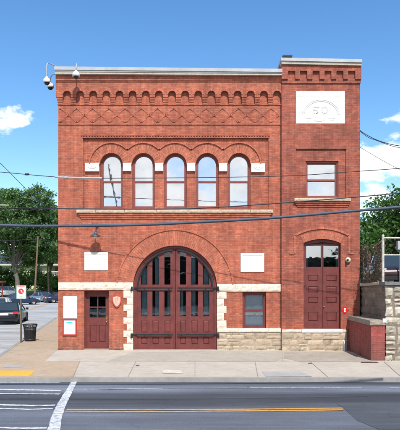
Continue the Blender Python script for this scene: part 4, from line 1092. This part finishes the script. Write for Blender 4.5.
ROADS=m_road('asphalt_side',(.37,.36,.34),None)
PATCH=m_road('asphalt_patch',(.068,.074,.085),None)
def m_conc(name,c1,c2,joint=None,ys=None,sc=1.0):
    t=NT(name); p=t.pos()
    c=t.mix(t.ramp(t.noise(.9*sc,6,p,.65),[(.33,0),(.67,1)]),c1,c2)
    c=t.mix(1,c,t.ramp(t.noise(55,3,p,.7),[(.25,.85),(.75,1.15)]),'MULTIPLY')
    c=t.mix(1,c,t.ramp(t.noise(5,4,p,.7),[(.3,.9),(.7,1.08)]),'MULTIPLY')
    st_=t.ramp(t.noise(2.6,5,t.scale(p,.6,1.4,1),.65),[(.55,0),(.70,.5)]); c=t.mix(st_,c,tuple(x*.55 for x in c1))
    gum=t.ramp(t.noise(11,2,p,.4),[(.73,0),(.75,.45)]); c=t.mix(gum,c,tuple(x*.4 for x in c1))
    t.col(c); t.rough(.92); t.bump(t.noise(70,3,p),.25,.008); return t.m
CONC=m_conc('concrete_walk',(.49,.435,.355),(.42,.37,.295)); CONC2=m_conc('concrete_apron',(.37,.33,.27),(.31,.27,.21)); TAN=m_conc('exposed_aggregate',(.44,.335,.225),(.39,.29,.19)); KERB=m_conc('kerb_concrete',(.34,.325,.295),(.26,.25,.23))
GRS=NT('grass_ground'); p=GRS.pos(); c=GRS.mix(GRS.ramp(GRS.noise(.35,5,p),[(.35,0),(.65,1)]),(.07,.12,.03),(.13,.17,.05)); c=GRS.mix(1,c,GRS.ramp(GRS.noise(6,4,p,.7),[(.3,.7),(.7,1.25)]),'MULTIPLY'); GRS.col(c); GRS.rough(.95); GRASS=GRS.m
# base ground with gentle rise beyond the side street
m=MB(); ys=[-300,-60,0,40,56]+[58+5*i for i in range(1,14)]+[200,700]; xs=[-700,-200,-120,-60,-9,6,700]
vs=[(x,y,(-.135+ (hill(y) if x<0 else 0))) for y in ys for x in xs]; k=len(xs)
m.add(vs,[(j*k+i,j*k+i+1,(j+1)*k+i+1,(j+1)*k+i) for j in range(len(ys)-1) for i in range(k-1)],smooth=True); st(m.build('ground',GRASS))
m=MB(); m.sheet([(-90,-23.5),(90,-23.5),(90,-6.4),(-90,-6.4)],-.12); st(m.build('road',ROAD)); m=MB(); m.box(-90,90,-27,-23.5,-.3,0.0); st(m.build('pavement_far_side',CONC2)); m=MB(); m.sheet([(-140,-130),(140,-130),(90,-27),(-90,-27)],-.11); st(m.build('added_lot_far_side',PATCH))  # far lot is unseen, added so the panes reflect less green
kx=lambda y:-7.6-(y+1)*.165-.0*max(0,y-22)
side=[(-30,-6.2),(kx(-4)-.0-.5,-6.2),(kx(-3),-4.0)]+[(kx(y),y) for y in (-2,5,15,30,45,58)]+[(-10,61),(-10,70),(-90,70),(-90,59),(kx(50)-13,50),(kx(0)-13,0),(-24,-6.2)]
side=[(kx(-6.4)-13,-6.4),(kx(-5)-.2,-6.4)]+[(kx(y),y) for y in (-5,5,15,30,45,57)]+[(kx(57)+7,60),(kx(57)+40,60),(kx(57)+40,70),(-90,70),(-90,58),(kx(50)-13,50)]
m=MB(); m.sheet(side,-.116); st(m.build('side_road',ROADS))
# pavement slabs with kerb face
def raised(poly,name,mat,z=0.0,zb=-.13):
    n=len(poly); vs=[(a,b,zb) for a,b in poly]+[(a,b,z) for a,b in poly]
    m=MB(); m.add(vs,[tuple(n+i for i in range(n))]+[(i,(i+1)%n,n+(i+1)%n,n+i) for i in range(n)]); return st(m.build(name,mat))
kin=.16
raised([(-7.05,-6.4+kin),(60,-6.4+kin),(60,yf+.02),(6.4,yf+.02),(6.4,.0),(-5.6,.0),(-5.6,.25),(XP(58)-.0,.25),(XP(58),20),(kx(20)+kin,20),(kx(-4)+kin,-4.0),(kx(-5)+.35,-5.4),(-7.5,-6.1)],'pavement',CONC)
# kerbs
raised([(-7.0,-6.4),(60,-6.4),(60,-6.4+kin-.004),(-7.0,-6.4+kin-.004)],'kerb',KERB,.006)
m=MB(); rk=[(-7.0,-6.4),(-7.4,-6.28),(-7.56,-5.9),(kx(-5)+.12,-5.4),(kx(-4),-4.0)]+[(kx(y),y) for y in (5,20)]
ri=[(-7.0,-6.4+kin),(-7.32,-6.15),(-7.42,-5.85),(kx(-5)+.27,-5.4),(kx(-4)+kin,-4.0)]+[(kx(y)+kin-.004,y) for y in (5,20)]
n=len(rk); vs=[(a,b,.006) for a,b in rk]+[(a,b,.006) for a,b in ri]+[(a,b,-.13) for a,b in rk]
m.add(vs,[(i,i+1,n+i+1,n+i)[::-1] for i in range(n-1)]+[(i,2*n+i,2*n+i+1,i+1)[::-1] for i in range(n-1)]); st(m.build('kerb_side',KERB))
raised([(kx(20)+.0,20),(XP(58),20),(-5.7,58),(kx(57)+1.7,57),(kx(57),57)],'pavement_side',TAN)
# tan aggregate sheet on the corner
P=lambda px,py:(lambda v:(v.x,v.y))(G(px,py,0))
tan=[(-7.05,-6.4+kin+.01)]+[P(73,377.4)[:1]+(-6.22,)]+[P(80,361.2)]+[P(44.5,361.0)]+[P(56.5,350.6)]+[(XP(58)-.01,.0),(XP(58)-.01,20),(kx(20)+kin+.01,20),(kx(-4)+kin+.01,-4),(kx(-5)+.36,-5.4),(-7.45,-6.08)]
m=MB(); m.sheet(tan,.004); st(m.build('pavement_tan',TAN))
# sandy apron by the wall and the right-hand corner
m=MB(); m.sheet([P(108,361.0),P(132,352.5),P(200,351.2),P(282,351.2),P(283,358),P(275,361.5)],.004); st(m.build('pavement_apron',m_conc('concrete_apron_light',(.41,.375,.31),(.36,.32,.255))))
m=MB(); m.sheet([P(283.6,358.2),P(284,351.6),P(347,351.4),P(371.4,361.2),P(330,361.6),P(300,361.6)],.004); st(m.build('pavement_driveway',CONC2))
# joints
JN=m_conc('joint_dark',(.28,.255,.21),(.24,.215,.18)); m=MB()
def line(a,b,w,z,mb): 
    a=Vector((*a,0));b=Vector((*b,0)); t=(b-a).normalized(); n=Vector((-t.y,t.x,0))*w/2
    mb.add([(a-n)[:2]+(z,),(b-n)[:2]+(z,),(b+n)[:2]+(z,),(a+n)[:2]+(z,)],[(0,1,2,3)])
for a,b in (((80,361.2),(282,361.3)),((136,361.2),(128,377)),((195,361),(195,377)),((310,361.5),(328,377.2)),((255,361.3),(258,377)),((44.5,361),(0,361.4)),((384,361.8),(400,376)),((283,351),(283,361.4)),((282,361.3),(371,361.5)),((80,361.2),(73,377.2))):
    line(P(*a),P(*b),.016,.010,m)
st(m.build('pavement_joints',JN))
# stains / patches on pavement
m=MB(); m.sheet([P(162,370.2),P(181,370.2),P(183,373.4),P(163,373.6)],.008); st(m.build('pavement_patch',m_conc('pale_patch',(.62,.58,.48),(.50,.44,.36),sc=6)))
m=MB(); m.sheet([P(262,371.5),P(300,371.3),P(312,376.6),P(266,376.8)],.008); m.sheet([P(5,365.4),P(23,365.2),P(22,367.6),P(3.5,367.6)],.009); st(m.build('pavement_repair',m_conc('grey_patch',(.40,.38,.36),(.34,.32,.29))))
m=MB(); m.sheet([P(-6,370.6),P(36,370.8),P(29,376.2),P(-6,376.2)],.008); st(m.build('tactile_strip',m_conc('yellow_tactile',(.72,.40,.04),(.62,.34,.04))))
# drain cover
o=G(369.5,362.6,0); e=empty('drain_cover',(o.x,o.y,.0),0,'rusty rectangular drain cover set in the pavement before the brick wall','drain cover')
RST2=m_paint('rusty_iron',(.10,.055,.05),.3,.7,14); m=MB(); m.slab([(-.28,-.07),(.28,-.07),(.28,.07),(-.28,.07)],[],0,.01); m.v=[(a,c,-b+.02) for a,b,c in m.v]; m.build('plate',RST2,e)
m=MB()
for k in range(-4,5): m.box(k*.055-.01,k*.055+.01,-.055,.055,.02,.026)
m.build('ribs',IRON,e)
# second small covers
for px,py,lab in ((137.5,365.8,'tiny round valve cover in the pavement before the arched doors'),(310,363.5,'tiny round valve cover in the pavement below the loft door')):
    o=G(px,py,0); m=MB(); m.lathe((0,0,0),[(.0,.012),(.06,.012),(.065,.004),(.065,0)],14); q=m.build('valve_cover',RST2); q.location=(o.x,o.y,.004); tag(q,lab,'valve cover','valve covers in the pavement')
WEED=m_leaf('weed_leaf',(.06,.11,.03),(.10,.15,.04),(.14,.16,.06),.3,2)
rs=np.random.RandomState(5); spots=[(XP(118),-.04),(XP(230),-.10),(XP(262),-.10),(XM,-.1),(XP(300),-.26),(XP(335),-.26),(5.85,-.6),(5.85,-1.7),(6.6,yf-.05),(6.95,yf-.05),(XL+.1,-.04)]
for i,(x,y) in enumerate(spots):
    n=rs.randint(18,60); q=rs.normal(size=(n,3))*np.array([.09,.02,.03]); q[:,2]=np.abs(q[:,2])+.01; q[:,1]=-np.abs(q[:,1])
    o=leaf_obj('weed_tuft',WEED,None,q,.022,rs,.3); o.location=(x,y,.005); tag(o,'tiny green weed tuft '+['at the wall foot between entrance door and quoins','under the left end of the rubble base','under the ground floor sash window','at the seam between hall and tower','below the left side of the loft door','below the right side of the loft door','beside the low brick wall, nearer the station','beside the low brick wall, halfway along','at the granite wall foot by its corner','at the granite wall foot near the right edge','at the left corner of the station'][i],'weed','weeds along the wall foot')
# road markings, worn paint
def m_mark(name,c,wear):
    t=NT(name); p=t.pos(); n=t.ramp(t.noise(9,5,p,.75),[(.42-.0,0),(.62,wear)]); cc=t.mix(n,c,(.13,.14,.155)); cc=t.mix(1,cc,t.ramp(t.noise(50,2,p),[(.3,.85),(.7,1.1)]),'MULTIPLY'); t.col(cc); t.rough(.8); return t.m
WH=m_mark('mark_white',(.66,.67,.67),.75); WHF=m_mark('mark_white_faint',(.42,.44,.47),.9); YL=m_mark('mark_yellow',(.66,.32,.045),.5)
Rz=-.110
P2=lambda px,py:(lambda v:(v.x,v.y))(G(px,py,-.12))
def rib(mb,pts,w,z,wob=0.0):
    # ribbon through world points, constant width (list) with slightly uneven edges
    n=len(pts); P3=[Vector((a,b,0)) for a,b in pts]; L=[];Rr=[]
    out=[]; ws=w if hasattr(w,'__len__') else [w]*n; WW=[]
    for i in range(n-1):
        k=8
        for j in range(k): out.append(P3[i].lerp(P3[i+1],j/k)); WW.append(ws[i]+(ws[i+1]-ws[i])*j/k)
    out.append(P3[-1]); WW.append(ws[-1])
    for i,p in enumerate(out):
        t=(out[min(i+1,len(out)-1)]-out[max(i-1,0)]).normalized(); nn=Vector((-t.y,t.x,0)); h=WW[i]/2
        L.append((p+nn*(h+rnd.uniform(-wob,wob)))[:2]+(z,)); Rr.append((p-nn*(h+rnd.uniform(-wob,wob)))[:2]+(z,))
    k=len(L); mb.add(L+Rr,[(i,k+i,k+i+1,i+1) for i in range(k-1)])
m=MB()
rib(m,[P2(75.4,379.2),P2(72,386),P2(66.5,396),P2(61,406),P2(56.5,418),P2(53.5,431),P2(50,452)],[.16,.17,.20,.215,.22,.235,.25],-.106,.006)
st(m.build('crosswalk_bar',WH))
m=MB()
for pts,w in (([(-60,389.3),(0,389.8),(30,390.2),(61,390.8)],.15),([(-60,393.4),(0,393.9),(30,394.1),(60,394.3)],.11),([(-60,404.4),(0,405.0),(30,405.9),(55,405.6)],.13),([(-60,408.4),(0,408.8),(30,409.6),(53,409.0)],.11),([(-60,427.6),(0,428.0),(25,428.6),(47,428.2)],.11)):
    rib(m,[P2(*q) for q in pts],w,Rz,.006)
st(m.build('crosswalk_lines',WH))
m=MB()
for pts,w in (([(-60,382.4),(0,382.8),(60,383.0)],.10),([(83,389.6),(120,389.2),(163,388.6)],.075),([(163,388.6),(215,388.2),(250,388.0)],.03),([(250,387.9),(300,387.8),(362,387.6)],.075),([(390,387.8),(480,387.4)],.07)): rib(m,[P2(*q) for q in pts],w,Rz,.008)
st(m.build('lane_line',m_mark('mark_white_worn',(.46,.48,.51),.8)))
m=MB()
for dy in (-.8,.95): rib(m,[P2(66-dy*1,411.2+dy-.6),P2(150,411.0+dy),P2(250,410.3+dy),P2(343,409.2+dy*1.0)],.10,Rz,.005)
st(m.build('centre_line',YL))
m=MB(); rib(m,[(-17.3,34),(-18.8,44),(-20.2,52)],.12,-.108); rib(m,[(-17.6,34),(-19.1,44),(-20.5,52)],.12,-.108); st(m.build('side_centre_line',YL))
m=MB(); m.sheet([P2(336,403.2),P2(352,402.4),P2(520,402.0),P2(560,430),P2(380,430),P2(357,420.5),P2(346,410)],-.114); st(m.build('road_patch',PATCH))

# ================================================================== overhead cables
def cable(name,label,pts,r,mat,n=8,sub=6,group='overhead cables'):
    P_=[Vector(p) for p in pts]; out=[]
    for i in range(len(P_)-1):
        p0=P_[max(i-1,0)];p1=P_[i];p2=P_[i+1];p3=P_[min(i+2,len(P_)-1)]
        for j in range(sub):
            t=j/sub; out.append(.5*((2*p1)+(-p0+p2)*t+(2*p0-5*p1+4*p2-p3)*t*t+(-p0+3*p1-3*p2+p3)*t**3))
    out.append(P_[-1]); m=MB(); m.tube(out,r,n); o=m.build(name,mat); tag(o,label,'cable',group); return o,out
dA=lambda px:20.2-(px-57)/228*1.1
ptA=[(-60,167),(0,172),(57,177),(101,178.2),(200,177.6),(290,175.8),(345,172.2),(400,168.3),(470,162)]
cable('overhead_cable','highest thin black cable crossing just under the arched window tops',[W(px,py,dA(px)) for px,py in ptA],.013,CABM)
m=MB(); m.tube([W(px,py,dA(px)) for px,py in ((55,176.9),(62,177.4),(80,177.9),(101,178.2))],.034,10)
for px,py in ((66,177.6),(84,177.95),(100.5,178.2)): 
    c=W(px,py,dA(px)); m.tube([c-Vector((.05,0,0)),c+Vector((.05,0,0))],.045,10)
tag(m.build('cable_sleeve',SLV),'grey insulating sleeve around the highest cable at the left wall edge','cable sleeve')
m=MB(); c=W(27,174.3,dA(27)); m.tube([c-Vector((.07,0,0)),c+Vector((.07,0,0))],.04,8); tag(m.build('cable_splice',CABM),'small dark splice on the highest cable against the sky at left','cable splice')
ptB=[(-60,207.4),(0,208),(58,208.5),(130,209.2),(200,208.2),(270,203.8),(345,198),(400,193),(470,186)]
cable('overhead_cable','middle thin cable crossing at the stone sill of the arched windows',[W(px,py,10) for px,py in ptB],.0095,CABM)
m=MB(); m.tube([W(px,py,10) for px,py in ((-20,204.9),(0,205.2),(9,205.4))],.014,8); tag(m.build('cable_sleeve',m_paint('sleeve_tan',(.42,.36,.28),.1,.6,4)),'short tan cable sleeve at the left edge above the middle cable','cable sleeve')
ptC=[(-60,224),(0,225.2),(40,226),(130,225),(200,222),(270,218),(345,211.6),(400,207),(470,200.5)]
cable('overhead_cable','lowest and thickest blue grey cable crossing below the window sills',[W(px,py,12) for px,py in ptC],.031,CABG,10)
o_,out=cable('overhead_cable','black twisted service cable leaving the right edge of the station',[W(px,py,d) for px,py,d in ((359.6,130,22.2),(366,134.6,22),(380,141.2,21.6),(400,146,21),(440,150,20),(480,151,19))],.014,CABM)
cable('overhead_cable','black service cable twined just under the twisted one at right',[W(px,py,d) for px,py,d in ((359.6,131,22.25),(368,137.2,22),(378,141.0,21.6),(390,145.4,21.3),(402,148,21),(440,152.4,20),(480,154,19))],.011,CABM)
cable('overhead_cable','thin cable sloping from the right wall edge down across the cloud',[W(px,py,d) for px,py,d in ((359.6,147,22.2),(380,159,21.6),(400,169.5,21),(440,186,20))],.008,CABM)
cable('overhead_cable','thin diagonal cable dropping into the left tree top',[W(px,py,d) for px,py,d in ((-40,128,36),(0,163,42),(20,183,46),(38,200,50),(47,208,53))],.02,CABM)
cable('overhead_cable','far cable strung between the wooden poles at left',[W(px,py,86) for px,py in ((-30,238),(0,240.5),(38,239))]+[W(46,238,98),W(70,236,105)],.03,CABM)

# ================================================================== world, sun, camera
world=bpy.data.worlds.new('World'); SC.world=world; world.use_nodes=True; nt=world.node_tree; nt.nodes.clear()
SUN_EL,SUN_AZ=51.0,11.0    # azimuth measured from -Y towards +X
S=0.125
sd=Vector((math.sin(R(SUN_AZ))*math.cos(R(SUN_EL)),-math.cos(R(SUN_AZ))*math.cos(R(SUN_EL)),math.sin(R(SUN_EL))))
def N(t,**k):
    n=nt.nodes.new(t)
    for a,b in k.items(): setattr(n,a,b)
    return n
def Lk(a,b): nt.links.new(a,b)
def mth(op,a,b=None,clamp=False):
    m=N('ShaderNodeMath',operation=op); m.use_clamp=clamp
    for i,v in enumerate((a,b)):
        if v is None: continue
        if isinstance(v,(int,float)): m.inputs[i].default_value=v
        else: Lk(v,m.inputs[i])
    return m.outputs[0]
sky=N('ShaderNodeTexSky',sky_type='NISHITA'); sky.sun_disc=False; sky.sun_elevation=R(SUN_EL); sky.sun_rotation=R(180-SUN_AZ); sky.air_density=1.1; sky.dust_density=.4; sky.ozone_density=2.6; sky.altitude=300
tc=N('ShaderNodeTexCoord'); dirv=tc.outputs['Generated']
nz=N('ShaderNodeTexNoise'); nz.inputs['Scale'].default_value=7; nz.inputs['Detail'].default_value=9; nz.inputs['Roughness'].default_value=.58
mp=N('ShaderNodeMapping'); mp.inputs['Scale'].default_value=(1,1,1.9); Lk(dirv,mp.inputs['Vector']); Lk(mp.outputs[0],nz.inputs['Vector'])
nz2=N('ShaderNodeTexNoise'); nz2.inputs['Scale'].default_value=26; nz2.inputs['Detail'].default_value=7; nz2.inputs['Roughness'].default_value=.6; Lk(mp.outputs[0],nz2.inputs['Vector'])
def dirpx(px,py): return Vector(((px-200)/F,1,(H-py)/F)).normalized()
blobs=[((13,119),(11,7),.42),((3,124),(8,5),.35),((394,160),(40,17),1.15),((374,168),(24,11),.9),((399,119),(11,7),.6),((368,196),(20,7),.35),((430,150),(35,24),1.1),((385,212),(40,10),.25)]
acc=None
for (c,rad,amp) in blobs:
    cv=dirpx(*c); sb=N('ShaderNodeVectorMath',operation='SUBTRACT'); Lk(dirv,sb.inputs[0]); sb.inputs[1].default_value=cv
    ml=N('ShaderNodeVectorMath',operation='MULTIPLY'); Lk(sb.outputs[0],ml.inputs[0]); ml.inputs[1].default_value=(F/rad[0]*1.05,F/rad[0]*.4,F/rad[1]*1.05)
    ln=N('ShaderNodeVectorMath',operation='LENGTH'); Lk(ml.outputs[0],ln.inputs[0])
    v=mth('MULTIPLY',mth('SUBTRACT',1.15,ln.outputs['Value']),amp); v=mth('MAXIMUM',v,-1)
    acc=v if acc is None else mth('MAXIMUM',acc,v)
edge=mth('ADD',mth('MULTIPLY',mth('SUBTRACT',nz.outputs['Fac'],.5),2.2),mth('MULTIPLY',mth('SUBTRACT',nz2.outputs['Fac'],.5),2.4))
dens=mth('MULTIPLY',mth('ADD',acc,edge),1.9,True)
# broken cumulus over the other half of the sky (behind the viewpoint)
sp=N('ShaderNodeSeparateXYZ'); Lk(dirv,sp.inputs[0])
back=mth('MULTIPLY',mth('SUBTRACT',-.15,sp.outputs['Y']),6,True)
lowz=mth('MULTIPLY',mth('SUBTRACT',.34,sp.outputs['Z']),3.4)
bd_=mth('MULTIPLY',mth('ADD',mth('MULTIPLY',mth('SUBTRACT',nz.outputs['Fac'],.41),6.0),lowz),back)
dens2=mth('MULTIPLY',bd_,1.0,True)
dtot=mth('MAXIMUM',dens,dens2)
cr=N('ShaderNodeValToRGB'); cr.color_ramp.elements[0].color=(7.0,7.4,7.9,1); cr.color_ramp.elements[1].color=(9.2,9.2,9.2,1); Lk(nz2.outputs['Fac'],cr.inputs[0]); cr.color_ramp.elements[0].position=.3; cr.color_ramp.elements[1].position=.6
mx=N('ShaderNodeMix',data_type='RGBA'); hs=N('ShaderNodeHueSaturation'); hs.inputs['Saturation'].default_value=1.24; hs.inputs['Value'].default_value=1.25; Lk(sky.outputs[0],hs.inputs['Color']); Lk(dtot,mx.inputs[0]); Lk(hs.outputs[0],mx.inputs[6]); Lk(cr.outputs[0],mx.inputs[7])
bg=N('ShaderNodeBackground'); bg.inputs['Strength'].default_value=S; Lk(mx.outputs[2],bg.inputs[0]); wo=N('ShaderNodeOutputWorld'); Lk(bg.outputs[0],wo.inputs[0])
ld=bpy.data.lights.new('sun','SUN'); ld.energy=4.1; ld.angle=R(.53); ld.color=(1,.955,.89); lo=bpy.data.objects.new('sun',ld); COL.objects.link(lo); lo.rotation_euler=(-sd).to_track_quat('-Z','Y').to_euler(); lo.location=(10,-20,40)
cam=bpy.data.cameras.new('camera'); co=bpy.data.objects.new('camera',cam); COL.objects.link(co); co.location=(0,-D0,E); co.rotation_euler=(R(90),0,0)
cam.sensor_fit='HORIZONTAL'; cam.sensor_width=36; cam.lens=F/400*36; cam.shift_y=(H-215)/400; cam.clip_end=3000; cam.clip_start=.1; SC.camera=co
SC.view_settings.view_transform='Standard'; SC.view_settings.look='None'; SC.view_settings.exposure=0.4; SC.view_settings.gamma=1; SC.view_settings.use_curve_mapping=False
SC.cycles.max_bounces=8; SC.cycles.transparent_max_bounces=12
